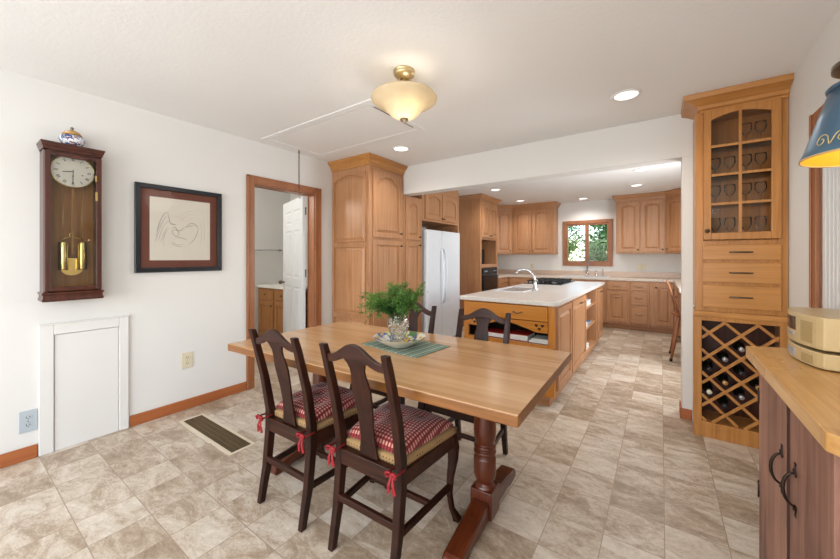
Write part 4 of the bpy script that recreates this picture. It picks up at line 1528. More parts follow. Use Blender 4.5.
# fern
rnd = random.Random(3)
b = MB(); st = MB()
base = Vector((BX - .01, BYY, TZ + .0175))
def leaflet(p, d, L, wd):
    d = d.normalized()
    s_ = d.cross(Vector((rnd.uniform(-1, 1), rnd.uniform(-1, 1), rnd.uniform(.2, 1)))).normalized() * wd
    q = p + d * L * .5; e = p + d * L
    b.add([tuple(p), tuple(q + s_), tuple(e), tuple(q - s_)], [(0, 1, 2, 3)])
for k in range(58):
    az = rnd.uniform(0, 2 * PI)
    out = rnd.uniform(.04, .175) * (1.3 if math.cos(az - PI * 1.1) > .2 else .95)
    up = rnd.uniform(.04, .165) * (1.0 - out * 1.6)
    droop = rnd.uniform(0, .09) * (out / .2)
    if k % 7 == 0: droop += .07; out += .03
    p0 = Vector((math.cos(az) * .022, math.sin(az) * .022, .12)); p1 = Vector((math.cos(az) * .035, math.sin(az) * .035, .205))
    p2 = Vector((math.cos(az) * out * .75, math.sin(az) * out * .75, .205 + up)); p3 = Vector((math.cos(az) * out * 1.12, math.sin(az) * out * 1.12, .205 + up - droop + .02))
    pts = []
    for i in range(11):
        u = i / 10
        p = p0 * (1 - u) ** 3 + p1 * 3 * u * (1 - u) ** 2 + p2 * 3 * u * u * (1 - u) + p3 * u ** 3
        pts.append(p)
    st.tube([tuple(p) for p in pts], [.0016] * 8 + [.0012, .001, .0007], 4)
    for i in range(3, 11):
        d0 = (pts[i] - pts[i - 1]).normalized()
        for q in range(9):
            pp = pts[i - 1].lerp(pts[i], rnd.random())
            dirv = (d0 * .5 + Vector((rnd.uniform(-1, 1), rnd.uniform(-1, 1), rnd.uniform(-.7, .9)))).normalized()
            L = rnd.uniform(.016, .034)
            leaflet(pp, dirv, L, .0022)
            for z_ in range(3):
                mid = pp + dirv * L * rnd.uniform(.3, 1)
                leaflet(mid, (dirv + Vector((rnd.uniform(-1, 1), rnd.uniform(-1, 1), rnd.uniform(-1, 1)))), rnd.uniform(.008, .016), .0022)
t = thing('fern_bouquet', 'bushy bright green fern sprays standing in the crystal vase', 'plant', tuple(base))
b.build('fronds', 'fern', t)
st.build('stems', 'stem', t)

# ================================================================== LEFT WALL
# ---- wall clock
CY0, CY1, CZ0, CZ1 = .402, .674, 1.01, 2.03
cwid = CY1 - CY0
t = thing('wall_clock', 'tall mahogany pendulum wall clock with glazed door on the left wall', 'clock', (XL + .001, CY0, CZ0), R(90))
# local: x along +Y (0..cwid), y: -depth..0 (room side is -y)
cd = .155
b = MB()
b.box(.0, -cd + .02, .05, .018, 0, .97); b.box(cwid - .018, -cd + .02, .05, cwid, 0, .97)
b.box(0, -cd + .02, .03, cwid, 0, .055); b.box(0, -cd + .02, .955, cwid, 0, .975)
b.build('case', 'clock', t, bevel=.002)
b = MB(); b.box(.018, -.012, .055, cwid - .018, -.001, .955); b.build('back_board', 'clock_back', t)
b = MB(); crown(b, [(0, 0), (0, -cd + .012), (cwid, -cd + .012), (cwid, 0)], .965, [(0, 0), (.003, 0), (.005, .012), (.010, .022), (.011, .032), (.015, .036), (.015, .046), (0, .046)])
b.box(0, -cd + .012, .965, cwid, 0, 1.010)
b.build('cornice', 'clock', t)
b = MB(); crown(b, [(0, 0), (0, -cd + .012), (cwid, -cd + .012), (cwid, 0)], -.004, [(0, 0), (.005, 0), (.009, .006), (.009, .014), (.004, .022), (.004, .04), (.010, .046), (.010, .056), (0, .06)])
b.box(0, -cd + .012, -.004, cwid, 0, .052)
b.build('plinth', 'clock', t)
b = MB(); y0, y1 = -cd, -cd + .019
b.box(.002, y0, .062, .030, y1, .950); b.box(cwid - .030, y0, .062, cwid - .002, y1, .950); b.box(.030, y0, .062, cwid - .030, y1, .088); b.box(.030, y0, .925, cwid - .030, y1, .950)
dr = b.build('glazed_door', 'clock', t, bevel=.003)
b = MB(); b.box(.029, y0 + .008, .086, cwid - .029, y0 + .011, .927); b.build('glass_pane', 'clock_pane', dr)
b = MB(); b.box(cwid - .036, y0 - .004, .66, cwid - .024, y0, .72); b.box(cwid - .036, y0 - .004, .79, cwid - .028, y0, .83); b.build('catch', 'brass', dr)
# dial
dc = (cwid / 2, -cd + .045, .845)
def disc(r, y0_, y1_, n=40):
    b = MB(); b.prism([(dc[0] + r * math.cos(2 * PI * i / n), dc[2] + r * math.sin(2 * PI * i / n)) for i in range(n)], 'y', y0_, y1_); return b
o = disc(.101, dc[1], dc[1] + .02).build('dial', 'dial_white', t)
b = MB(); pr_ = []
n = 48
secs = []
for i in range(n + 1):
    a_ = 2 * PI * i / n
    secs.append([(dc[0] + r_ * math.cos(a_), yy, dc[2] + r_ * math.sin(a_)) for r_, yy in ((.101, dc[1] - .001), (.101, dc[1] + .01), (.107, dc[1] + .006), (.107, dc[1] - .003))])
b.rail(secs, True); b.build('bezel', 'brass', o)
b = MB()
nums = ['XII', 'I', 'II', 'III', 'IIII', 'V', 'VI', 'VII', 'VIII', 'IX', 'X', 'XI']
def stroke(b, x0, z0, x1, z1, t_):
    d_ = Vector((x1 - x0, z1 - z0)); nn = Vector((-d_.y, d_.x)).normalized() * t_
    b.prism([(x0 - nn.x, z0 - nn.y), (x1 - nn.x, z1 - nn.y), (x1 + nn.x, z1 + nn.y), (x0 + nn.x, z0 + nn.y)], 'y', dc[1] - .0012, dc[1] - .0002)
for k, s in enumerate(nums):
    an = PI / 2 - k * PI / 6
    cu = Vector((math.cos(an), math.sin(an))); tg = Vector((cu.y, -cu.x))
    r0, r1 = .070, .088
    wds = {'I': .004, 'V': .008, 'X': .008}
    tot = sum(wds[c] for c in s); pos = -tot / 2
    for c in s:
        wd = wds[c]
        def PT(u, v): q = Vector((dc[0], dc[2])) + cu * (r0 + (r1 - r0) * v) + tg * (pos + wd * u); return q.x, q.y
        if c == 'I': stroke(b, *PT(.5, 0), *PT(.5, 1), .0009)
        if c == 'V': stroke(b, *PT(.1, 1), *PT(.5, 0), .0011); stroke(b, *PT(.9, 1), *PT(.5, 0), .0006)
        if c == 'X': stroke(b, *PT(.1, 1), *PT(.9, 0), .0011); stroke(b, *PT(.9, 1), *PT(.1, 0), .0006)
        pos += wd
for k in range(60):
    an = 2 * PI * k / 60
    stroke(b, dc[0] + .092 * math.cos(an), dc[2] + .092 * math.sin(an), dc[0] + .096 * math.cos(an), dc[2] + .096 * math.sin(an), .0004)
b.build('numerals', 'frame_black', o)
b = MB()
b.mi = 0
stroke(b, dc[0], dc[2], dc[0] - .050, dc[2] - .008, .0022); b.v = [(x, y - .004, z) for x, y, z in b.v]
b.lathe([(.001, -.001), (.006, 0), (.001, .001)], 10, (dc[0] - .042, dc[1] - .005, dc[2] - .007))
b.build('hour_hand', 'frame_black', o)
b = MB(); stroke(b, dc[0], dc[2] + .012, dc[0] - .002, dc[2] - .080, .0014); b.v = [(x, y - .006, z) for x, y, z in b.v]
b.build('minute_hand', 'frame_black', o)
b = MB()
for dx_, dz_, r_ in ((.045, -.018, .004), (.0, -.03, .004)):
    b.tube([(dc[0] + dx_, dc[1], dc[2] + dz_), (dc[0] + dx_, dc[1] - .002, dc[2] + dz_)], r_, 10)
b.build('winding_holes', 'pewter', o)
# pendulum & weights
b = MB(); b.box(dc[0] - .005, -.10, .30, dc[0] + .005, -.097, .74); b.build('rod_slat', 'clock_back', t)
b = MB()
b.tube([(dc[0] - .055, -.085, .39), (dc[0] - .035, -.085, .403), (dc[0] - .015, -.085, .408), (dc[0], -.085, .425), (dc[0] + .015, -.085, .408), (dc[0] + .035, -.085, .403), (dc[0] + .055, -.085, .39)], .004, 8)
b.tube([(dc[0] + .014 * math.cos(2 * PI * i / 10), -.085, .425 + .014 * math.sin(2 * PI * i / 10)) for i in range(11)], .003, 6)
b.build('pendulum_rod', 'brass', t)
b = MB(); b.prism([(dc[0] + .058 * math.cos(2 * PI * i / 36), .215 + .058 * math.sin(2 * PI * i / 36)) for i in range(36)], 'y', -.085, -.078)
b.build('pendulum_disc', 'brass', t)
for sx in (-.044, .044):
    b = MB(); b.lathe([(.001, .195), (.024, .195), (.025, .20), (.025, .374), (.024, .380), (.001, .380)], 24, (dc[0] + sx, -.098, 0)); b.tube([(dc[0] + sx, -.098, .376), (dc[0] + sx, -.098, .72)], .001, 4)
    b.build('weight', 'brass', t)
# porcelain jar on the clock
t = thing('ginger_jar', 'small blue and white porcelain jar with gilt lid on top of the wall clock', 'jar', (XL + .085, (CY0 + CY1) / 2 + .0, CZ0 + 1.0125))
JS = 1.25
b = MB(); b.lathe([(a_ * JS, c_ * JS) for a_, c_ in [(.001, 0), (.026, 0), (.03, .004), (.045, .018), (.052, .036), (.047, .052), (.036, .060), (.001, .061)]], 28); b.build('jar_body', 'jar_blue', t)
b = MB(); b.lathe([(a_ * JS, c_ * JS) for a_, c_ in [(.038, .0615), (.040, .064), (.030, .078), (.014, .088), (.001, .09)]], 24)
l_ = b.build('lid', 'jar_lid', t)
b = MB(); b.lathe([(a_ * JS, c_ * JS) for a_, c_ in [(.004, .088), (.004, .093), (.008, .098), (.006, .104), (.001, .106)]], 12); b.build('knob', 'pewter', l_)

# ---- framed drawing
PY0, PY1, PZ0, PZ1 = .888, 1.520, 1.168, 1.866
pw, ph = PY1 - PY0, PZ1 - PZ0
t = thing('framed_picture', 'black framed pencil drawing of a winged creature with rust mat on the left wall', 'picture', (XL + .001, PY0, PZ0), R(90))
b = MB()
fr_ = .038
b.prism([(0, 0), (pw, 0), (pw - fr_, fr_), (fr_, fr_)], 'y', -.028, 0); b.prism([(0, ph), (fr_, ph - fr_), (pw - fr_, ph - fr_), (pw, ph)], 'y', -.028, 0)
b.prism([(0, 0), (fr_, fr_), (fr_, ph - fr_), (0, ph)], 'y', -.028, 0); b.prism([(pw, 0), (pw, ph), (pw - fr_, ph - fr_), (pw - fr_, fr_)], 'y', -.028, 0)
b.build('frame', 'frame_black', t, bevel=.004)
b = MB(); b.box(fr_ - .003, -.010, fr_ - .003, pw - fr_ + .003, -.004, ph - fr_ + .003); b.build('mat_board', 'mat', t)
mt = .058
b = MB(); b.box(fr_ + mt, -.0112, fr_ + mt, pw - fr_ - mt, -.0102, ph - fr_ - mt); ar = b.build('drawing_sheet', 'paper', t)
def curve2(b, pts, r=.0012):
    P3 = []
    n = len(pts)
    for i in range(n - 1):
        p0 = Vector(pts[max(0, i - 1)]); p1 = Vector(pts[i]); p2 = Vector(pts[i + 1]); p3 = Vector(pts[min(n - 1, i + 2)])
        for k in range(5):
            u = k / 5
            q = .5 * ((2 * p1) + (-p0 + p2) * u + (2 * p0 - 5 * p1 + 4 * p2 - p3) * u * u + (-p0 + 3 * p1 - 3 * p2 + p3) * u ** 3)
            P3.append((q.x * pw, -.0114, q.y * ph))
    P3.append((pts[-1][0] * pw, -.0114, pts[-1][1] * ph))
    b.tube(P3, [min(r, .0006 + r * math.sin(PI * i / (len(P3) - 1))) for i in range(len(P3))], 4)
b = MB()
# head with folded wing, loosely sketched
curve2(b, [(.22, .42), (.25, .56), (.30, .67), (.34, .70)], .002)
curve2(b, [(.34, .70), (.36, .62), (.38, .56), (.43, .57)], .0018)
curve2(b, [(.24, .36), (.27, .46), (.31, .55), (.36, .60)]); curve2(b, [(.27, .35), (.30, .45), (.34, .53)])
curve2(b, [(.23, .47), (.28, .58), (.33, .65)]); curve2(b, [(.21, .35), (.23, .42), (.26, .50), (.30, .60)]); curve2(b, [(.30, .38), (.32, .46), (.36, .52)])
curve2(b, [(.38, .50), (.42, .53), (.46, .49), (.50, .50), (.53, .54)], .002)
curve2(b, [(.40, .46), (.43, .42), (.47, .41), (.52, .40), (.57, .38)], .002)
curve2(b, [(.40, .44), (.39, .47), (.42, .50), (.45, .49), (.47, .45), (.43, .42)], .0018)
curve2(b, [(.54, .52), (.58, .57), (.63, .59), (.68, .56), (.70, .53)], .0022)
curve2(b, [(.55, .54), (.60, .55), (.64, .57)], .0022); curve2(b, [(.70, .53), (.68, .45), (.64, .38), (.58, .33)], .0015)
curve2(b, [(.38, .58), (.41, .56), (.44, .56)], .0022)
curve2(b, [(.39, .36), (.42, .33), (.47, .32), (.52, .33)], .0012); curve2(b, [(.38, .34), (.43, .31), (.50, .30)], .0012)
b.build('pencil_lines', 'pencil', ar)
b = MB()
curve2(b, [(.50, .62), (.56, .68), (.62, .70), (.70, .68)], .001); curve2(b, [(.48, .66), (.55, .72), (.64, .74)], .001); curve2(b, [(.72, .60), (.74, .50), (.73, .35)], .001)
curve2(b, [(.30, .30), (.30, .40)], .001); curve2(b, [(.77, .62), (.78, .40)], .001); curve2(b, [(.58, .64), (.66, .66)], .001); curve2(b, [(.40, .64), (.46, .66), (.52, .60)], .001)
b.build('faint_lines', 'pencil_light', ar)
b = MB(); b.box(fr_ - .002, -.016, fr_ - .002, pw - fr_ + .002, -.0145, ph - fr_ + .002); b.build('glass_pane', 'pane', t)

# ---- low access panel
t = thing('access_panel', 'white painted low access panel with wide frame at the foot of the left wall', 'access panel', (XL + .001, .396, 0), R(90))
b = MB(); aw = .458
b.box(0, -.018, .001, .068, 0, .845); b.box(aw - .055, -.018, .001, aw, 0, .845); b.box(.068, -.018, .775, aw - .055, 0, .845)
b.box(-.004, -.026, .842, aw + .004, 0, .852)
b.build('frame', 'wall', t, bevel=.004)
b = MB(); b.box(.072, -.009, .002, aw - .059, 0, .771); b.build('panel', 'wall', t)

def outlet(label, loc, rz, mat, kind='duplex', w_=.072, h_=.116):
    t = thing('wall_outlet', label, 'outlet', loc, rz)
    b = MB(); b.box(-w_ / 2, -.006, -h_ / 2, w_ / 2, 0, h_ / 2); b.build('cover_plate', mat, t, bevel=.002)
    for s in (-1, 1):
        b = MB(); b.box(-.017, -.0075, s * .024 - .014, .017, -.006, s * .024 + .014); so = b.build('socket', mat, t, bevel=.0007)
        b = MB(); b.box(-.009, -.0085, s * .024 - .003, -.006, -.0076, s * .024 + .007); b.box(.006, -.0085, s * .024 - .003, .009, -.0076, s * .024 + .007); b.box(-.0025, -.0085, s * .024 - .010, .0025, -.0076, s * .024 - .006)
        b.build('slots', 'hole', so)
    b = MB(); b.tube([(0, -.006, 0), (0, -.0072, 0)], .003, 8); b.build('screw', 'pewter', t)
    return t
outlet('blue-grey double outlet beside the access panel', (XL + .001, .352, .245), R(90), 'greyplate', w_=.078, h_=.135)
outlet('almond double outlet on the left wall below the framed drawing', (XL + .001, 1.247, .415), R(90), 'almond', w_=.085, h_=.13)
outlet('almond outlet on the kitchen backsplash left of the window', (-2.35, YB - .001, 1.095), 0, 'almond')
outlet('wide almond outlet on the back wall right of the window', (-.30, YB - .001, 1.11), 0, 'almond', w_=.13)

# ---- floor register
t = thing('floor_register', 'long brown slatted floor register with cream rim near the left wall', 'vent', (-3.085, 1.11, 0))
vw, vd = .80, .175
b = MB(); r_ = .022
b.box(0, 0, .0005, vw, r_, .005); b.box(0, vd - r_, .0005, vw, vd, .005); b.box(0, r_, .0005, r_, vd - r_, .005); b.box(vw - r_, r_, .0005, vw, vd - r_, .005)
b.build('rim', 'vent_rim', t, bevel=.001)
b = MB(); b.box(r_, r_, .0005, vw - r_, vd - r_, .0012); b.build('duct_shade', 'vent_dark', t)  # flat dark sheet, painted shade below the slats
b = MB()
for i in range(62):
    x = r_ + .004 + i * (vw - 2 * r_ - .008) / 62
    b.box(x, r_, .0013, x + .0055, vd - r_, .0042)
for j in range(5):
    y = r_ + j * (vd - 2 * r_) / 4
    b.box(r_, y - .002, .0042, vw - r_, y + .002, .0048)
b.build('slats', 'vent_slat', t)

# ================================================================== BATHROOM
t = cab('bathroom_vanity', 'old knotty pine vanity cabinet seen through the bathroom doorway', (-4.92, 2.80, 0), 0, 1.3, .54, .845, body='pine', body_x='pine')
for x0, x1 in ((.04, .42), (.45, .83), (.86, 1.24)):
    front(t, x0, x1, .14, .66, 'door', ('knob', x1 - .03, .60), 0, mz='pine', mx='pine'); front(t, x0, x1, .69, .82, 'drawer', ('knob', (x0 + x1) / 2, .755), mx='pine')
b = MB(); b.box(-4.925, 2.775, .847, -3.60, 3.345, .885); b.box(-4.925, 3.325, .8855, -3.60, 3.345, .96)
tag(b.build('vanity_top', 'vanity_top', bevel=.004), 'white vanity counter on the pine cabinet in the bathroom', 'countertop')
t = thing('towel_bar', 'chrome towel bar on the white bathroom wall above the vanity', 'towel bar', (-4.929, 2.70, 1.40), R(90))
b = MB(); b.tube([(0, -.06, 0), (.46, -.06, 0)], .009, 10); b.build('bar', 'chrome', t)
for x in (0, .46):
    b = MB(); b.lathe([(.001, 0), (.024, 0), (.018, .01), (.012, .02), (.012, .068), (.001, .07)], 14); b.v = [(x_ + x, -z_, y_) for x_, y_, z_ in b.v]; b.build('bracket', 'chrome', t)

# ================================================================== CEILING LAMPS
LX, LY = -1.300, 1.68
t = thing('ceiling_light', 'semi-flush ceiling light with amber glass bowl and brass mount above the table', 'ceiling light', (LX, LY, H))
b = MB(); b.lathe([(.001, -.052), (.030, -.050), (.045, -.040), (.062, -.030), (.066, -.018), (.060, -.012), (.066, -.008), (.066, -.001), (.001, -.001)], 32); b.build('canopy', 'gold', t)
b = MB(); b.tube([(0, 0, -.052), (0, 0, -.15)], .016, 14)
for k in range(3):
    an = k * 2 * PI / 3 + .5
    b.tube([(.02 * math.cos(an), .02 * math.sin(an), -.055), (.05 * math.cos(an), .05 * math.sin(an), -.07), (.045 * math.cos(an), .045 * math.sin(an), -.09), (.02 * math.cos(an), .02 * math.sin(an), -.10)], .005, 8)
b.build('stem', 'gold', t)
out = [(.012, -.300), (.045, -.294), (.080, -.276), (.104, -.253), (.121, -.232), (.143, -.214), (.178, -.199), (.200, -.183), (.204, -.172), (.196, -.163), (.180, -.159)]
inn = [(r - .006, z + .006) for r, z in out][::-1]
b = MB(); b.lathe(out + [(.174, -.160)] + inn[1:], 48, closed=False)
sh = b.build('glass_bowl', 'alabaster', t)
b = MB(); b.lathe([(.001, -.327), (.006, -.325), (.008, -.316), (.022, -.308), (.026, -.300), (.001, -.295)], 20); b.build('finial', 'pewter', t)
b = MB(); b.lathe([(.001, -.162), (.03, -.160), (.05, -.154), (.001, -.150)], 20); b.build('socket_plate', 'gold', t)
ld = bpy.data.lights.new('ceiling_lamp_light', 'POINT'); ld.energy = 3.5; ld.color = (1, .95, .88); ld.shadow_soft_size = .16
lo = bpy.data.objects.new('ceiling_lamp_light', ld); lo.location = (LX, LY, H - .40); COL.objects.link(lo)
ld = bpy.data.lights.new('ceiling_lamp_uplight', 'POINT'); ld.energy = .7; ld.color = (1, .95, .88); ld.shadow_soft_size = .02
lo = bpy.data.objects.new('ceiling_lamp_uplight', ld); lo.location = (LX + .055, LY - .02, H - .205); COL.objects.link(lo)

def downlight(x, y, label, power, grp, s=1.0):
    t = thing('recessed_light', label, 'recessed light', (x, y, H), 0, grp)
    b = MB(); n = 36; secs = []
    for i in range(n + 1):
        a_ = 2 * PI * i / n
        secs.append([(r_ * s * math.cos(a_), r_ * s * math.sin(a_), z_) for r_, z_ in ((.095, -.0005), (.092, -.006), (.078, -.008), (.074, -.003), (.074, -.0005))])
    b.rail(secs, True); b.build('trim_ring', 'trim_white', t)
    b = MB(); b.lathe([(.001, -.0045), (.05 * s, -.004), (.0735 * s, -.0025), (.0735 * s, -.0006), (.001, -.0006)], 32); b.build('lens', 'lens_glow', t)
    d = bpy.data.lights.new('recessed_light_beam', 'SPOT'); d.energy = power; d.spot_size = R(150); d.spot_blend = .8; d.color = (1, .97, .93); d.shadow_soft_size = .07
    o = bpy.data.objects.new('recessed_light_beam', d); o.location = (x, y, H - .02); COL.objects.link(o)
downlight(-.203, 2.833, 'large recessed downlight in the dining ceiling before the hutch', 26, 'recessed ceiling lights')
downlight(-2.25, 2.853, 'recessed downlight in the dining ceiling beside the pantry top', 26, 'recessed ceiling lights')
for (x, y, lab) in ((-2.30, 5.50, 'kitchen recessed light nearest the refrigerator cabinets'), (-2.33, 6.85, 'kitchen recessed light near the corner wall cabinet'), (-1.24, 7.30, 'kitchen recessed light directly above the window'),
                    (-.32, 6.45, 'farther recessed light of the right kitchen pair'), (-.21, 5.35, 'nearer recessed light of the right kitchen pair')):
    downlight(x, y, lab, 34, 'recessed ceiling lights')
# bathroom light
ld = bpy.data.lights.new('bathroom_light', 'POINT'); ld.energy = 24; ld.color = (1, .95, .88); ld.shadow_soft_size = .15
lo = bpy.data.objects.new('bathroom_light', ld); lo.location = (-4.3, 1.6, 2.15); COL.objects.link(lo)

# ================================================================== RIGHT FOREGROUND
# wooden counter cabinet
CZ = .90
t = thing('sideboard', 'red-washed rustic sideboard with iron handles in the right foreground', 'cabinet', (.352, 1.17, 0))
# body footprint in world, origin at (.33,1.17)
def loc2(P): return [(x - .33, y - 1.17) for x, y in P]
BP = [(.33, 1.20), (.33, 1.965), (.45, 2.04), (.62, 2.07), (XR - .026, 2.07), (XR - .026, 1.02), (.47, 1.02)]
b = MB(); b.prism(loc2(BP), 'z', .001, CZ - .047); b.build('cabinet_body', 'washed_dark', t, bevel=.002)
b = MB()
b.box(-.006, .03, .04, -.001, .045, .84)
def washdoor(y0, y1, nm='plank_door'):
    b = MB(); b.box(-.022, y0, .03, -.001, y1, CZ - .052)
    o = b.build(nm, 'washed', t, bevel=.002)
    return o
dA = washdoor(.418, .785); dB = washdoor(.04, .372)
b = MB(); b.box(-.0205, .374, .03, -.001, .416, CZ - .052); b.build('gap_shade_strip', 'washed_dark', t)  # flush strip coloured dark to stand in for the shaded door gap
def ironpull(parent, y, zc):
    b = MB()
    hh = .060
    pts = []
    for i in range(11):
        an = -PI / 2 + PI * i / 10
        pts.append((-.024 - .026 * math.cos(an), y + .0, zc + (hh - .01) * math.sin(an)))
    b.tube(pts, [.003, .0035, .004, .0045, .005, .005, .005, .0045, .004, .0035, .003], 8)
    for s in (-1, 1):
        z = zc + s * (hh - .01)
        b.rail([[(-.0255, y - .008, z - .010), (-.022, y - .008, z - .010), (-.022, y + .008, z - .010), (-.0255, y + .008, z - .010)],
                [(-.0265, y - .011, z), (-.022, y - .011, z), (-.022, y + .011, z), (-.0265, y + .011, z)],
                [(-.0255, y - .004, z + s * .022), (-.022, y - .004, z + s * .022), (-.022, y + .004, z + s * .022), (-.0255, y + .004, z + s * .022)],
                [(-.0255, y - .007, z + s * .030), (-.022, y - .007, z + s * .030), (-.022, y + .007, z + s * .030), (-.0255, y + .007, z + s * .030)]])
        b.tube([(-.026, y, z + s * .008), (-.029, y, z + s * .008)], .005, 8)
    b.build('handle', 'iron', parent)
ironpull(dA, .455, .583); ironpull(dB, .315, .590)
for z in (.30, .68):
    b = MB(); b.tube([(-.023, .787, z), (-.023, .787, z + .07)], .0035, 8); b.box(-.0235, .775, z + .01, -.0222, .787, z + .06); b.build('hinge', 'iron', dA)
# chamfered end panels
b = MB(); dv = Vector((.14, -.18)).normalized()
CPt = [(.298, 1.140), (.302, 2.040)]
for i in range(9):
    u = i / 8; x = .302 + (XR - .302 - .003) * u; CPt.append((x, 2.040 + .10 * (1 - (1 - u) ** 2)))
CPt += [(XR - .003, .97), (.44, .97)]
b = MB(); b.prism([(x - .352, y - 1.17) for x, y in CPt], 'z', CZ - .045, CZ)
b.build('top_board', 'counter_wood', t, bevel=.004)['label'] = 'thick honey oak top board'

# radio on a matching base
def waveshape(x_back, x_corner, x_mid, y0, y1, chop=.04, n=16):
    P = [(x_back, y0 + .02), (x_corner + .05, y0), (x_corner, y0 + .006)]
    for i in range(1, n):
        u = i / n; P.append((x_corner + (x_mid - x_corner) * math.sin(PI * u) ** .75, y0 + .006 + (y1 - y0 - .012) * u))
    P += [(x_corner, y1 - .006), (x_corner + .05, y1), (x_back, y1 - .02)]
    return P
ry0, ry1 = 1.735, 2.085
def radio_unit(name, label, z0, z1, xm, disp):
    t = thing(name, label, 'radio', (.53, 1.91, z0))
    P = [(x - .53, y - 1.91) for x, y in waveshape(.645, .452, xm, ry0, ry1)]
    h_ = z1 - z0
    b = MB(); b.prism(P, 'z', .004, h_); b.build('housing', 'radio', t, bevel=.004, seg=3)
    b = MB(); b.box(-.02, -.12, .0, .09, .12, .0042); b.build('foot_pad', 'black_matte', t)
    def onarc(u, off): 
        x = .452 + (xm - .452) * math.sin(PI * u) ** .75 - .53; y = ry0 + .006 + (ry1 - ry0 - .012) * u - 1.91
        e = .01; x2 = .452 + (xm - .452) * math.sin(PI * min(.999, u + e)) ** .75 - .53; y2 = ry0 + .006 + (ry1 - ry0 - .012) * (u + e) - 1.91
        d_ = Vector((x2 - x, y2 - y)).normalized(); nn = Vector((-d_.y, d_.x))
        return (x + nn.x * off, y + nn.y * off)
    def patch(nm, u0, u1, za, zb, mat, off=.0015):
        b = MB(); secs = []
        for i in range(7):
            u = u0 + (u1 - u0) * i / 6; o_ = onarc(u, off); q = onarc(u, -.002)
            secs.append([(o_[0], o_[1], za), (o_[0], o_[1], zb), (q[0], q[1], zb), (q[0], q[1], za)])
        b.rail(secs); return b.build(nm, mat, t)
    def grille(u0, u1, za, zb):
        b = MB(); k = int((zb - za) / .005)
        for j in range(k):
            z = za + j * .005
            secs = []
            for i in range(5):
                u = u0 + (u1 - u0) * i / 4; o_ = onarc(u, .0012); q = onarc(u, -.002)
                secs.append([(o_[0], o_[1], z), (o_[0], o_[1], z + .0028), (q[0], q[1], z + .0028), (q[0], q[1], z)])
            b.rail(secs)
        b.build('speaker_grille', 'radio_side', t)
    if disp:
        patch('display', .36, .66, .050, .100, 'radio_black'); patch('disc_slot', .40, .62, .028, .040, 'radio_silver')
        grille(.10, .26, .02, .095); grille(.74, .90, .02, .095)
    else:
        patch('button_panel', .40, .62, .014, .042, 'radio_silver'); grille(.10, .26, .012, .046); grille(.74, .90, .012, .046)
    return t
radio_unit('disc_changer', 'flat champagne disc changer under the radio on the sideboard', CZ + .0005, CZ + .058, .412, False)
radio_unit('tabletop_radio', 'champagne curved-front tabletop radio stacked on its disc changer', CZ + .0645, CZ + .180, .410, True)

# hanging lamp
t = thing('pendant_lamp', 'blue metal hooded lamp with gold scrolls and golden lining at the top right', 'lamp', (.43, 1.30, 1.535))
rb, rt, hs = .132, .082, .170
b = MB(); n = 56
outp = [(rb, 0), (rb + .001, .004), (rb - .006, .020), (.104, .095), (rt, hs)]
b.lathe(outp + [(rt - .002, hs)], n); b.f.pop(); b.m.pop(); b.sm.pop(); b.f.pop(); b.m.pop(); b.sm.pop()
b.mi = 1
b.lathe([(rb - .001, .0), (rb - .008, .020), (.102, .094), (rt - .002, hs - .001)], n); b.f.pop(); b.m.pop(); b.sm.pop(); b.f.pop(); b.m.pop(); b.sm.pop()
shd = b.build('lamp_shade', ['shade_blue', 'shade_gold_in'], t)
b = MB(); b.tube([(rb * math.cos(2 * PI * i / n), rb * math.sin(2 * PI * i / n), .001) for i in range(n + 1)], .0025, 6); b.build('rim_band', 'gold_scroll', shd)
b = MB()
def onshade(an, z):
    for (r0, z0), (r1, z1) in zip(outp[1:], outp[2:]):
        if z0 <= z <= z1: r = r0 + (r1 - r0) * (z - z0) / (z1 - z0); break
    r += .0008
    return (r * math.cos(an), r * math.sin(an), z)
for k in range(4):
    a0 = k * PI / 2 + .62
    for s in (-1, 1):
        pts = []
        for i in range(22):
            u = i / 21; th_ = u * 2.6 * PI; rr = .017 * (1 - u * .8)
            pts.append((s * (.023 + .0) + s * (-rr) * math.cos(th_) * 1.0, .034 + rr * math.sin(th_) + .0))
        pts = [(s * .001, .022)] + pts
        b.tube([onshade(a0 + px / .14, pz) for px, pz in pts], .0012, 5)
b.build('scroll_ornament', 'gold_scroll', shd)
b = MB(); b.lathe([(rt + .004, hs - .004), (rt + .006, hs + .003), (rt + .002, hs + .008), (.060, hs + .014), (.050, hs + .03), (.048, hs + .034), (.001, hs + .036)], 40); b.build('collar', 'shade_blue', t)
b = MB(); b.lathe([(.040, hs + .0365), (.066, hs + .038), (.078, hs + .046), (.078, hs + .060), (.064, hs + .068), (.02, hs + .07), (.012, hs + .09), (.001, hs + .09)], 32); b.build('cap', 'pewter', t)
b = MB(); b.tube([(0, 0, hs + .09), (0, 0, H - 1.535 - .02)], .005, 8); b.build('rod', 'pewter', t)
b = MB(); b.lathe([(.001, H - 1.535 - .03), (.05, H - 1.535 - .025), (.055, H - 1.535 - .002), (.001, H - 1.535 - .001)], 24); b.build('canopy', 'pewter', t)
b = MB(); b.lathe([(.001, .045), (.015, .05), (.028, .075), (.024, .10), (.014, .12), (.014, .148), (.001, .148)], 20); b.build('bulb', 'bulb', t)
ld = bpy.data.lights.new('pendant_bulb_light', 'POINT'); ld.energy = .9; ld.color = (1, .88, .66); ld.shadow_soft_size = .03
lo = bpy.data.objects.new('pendant_bulb_light', ld); lo.location = (.43, 1.30, 1.56); COL.objects.link(lo)

# ================================================================== KITCHEN CHAIR (spindle back)
t = thing('spindle_chair', 'brown wooden spindle-back counter chair at the far right kitchen counter', 'chair', (.31, 5.49, 0), R(-90))
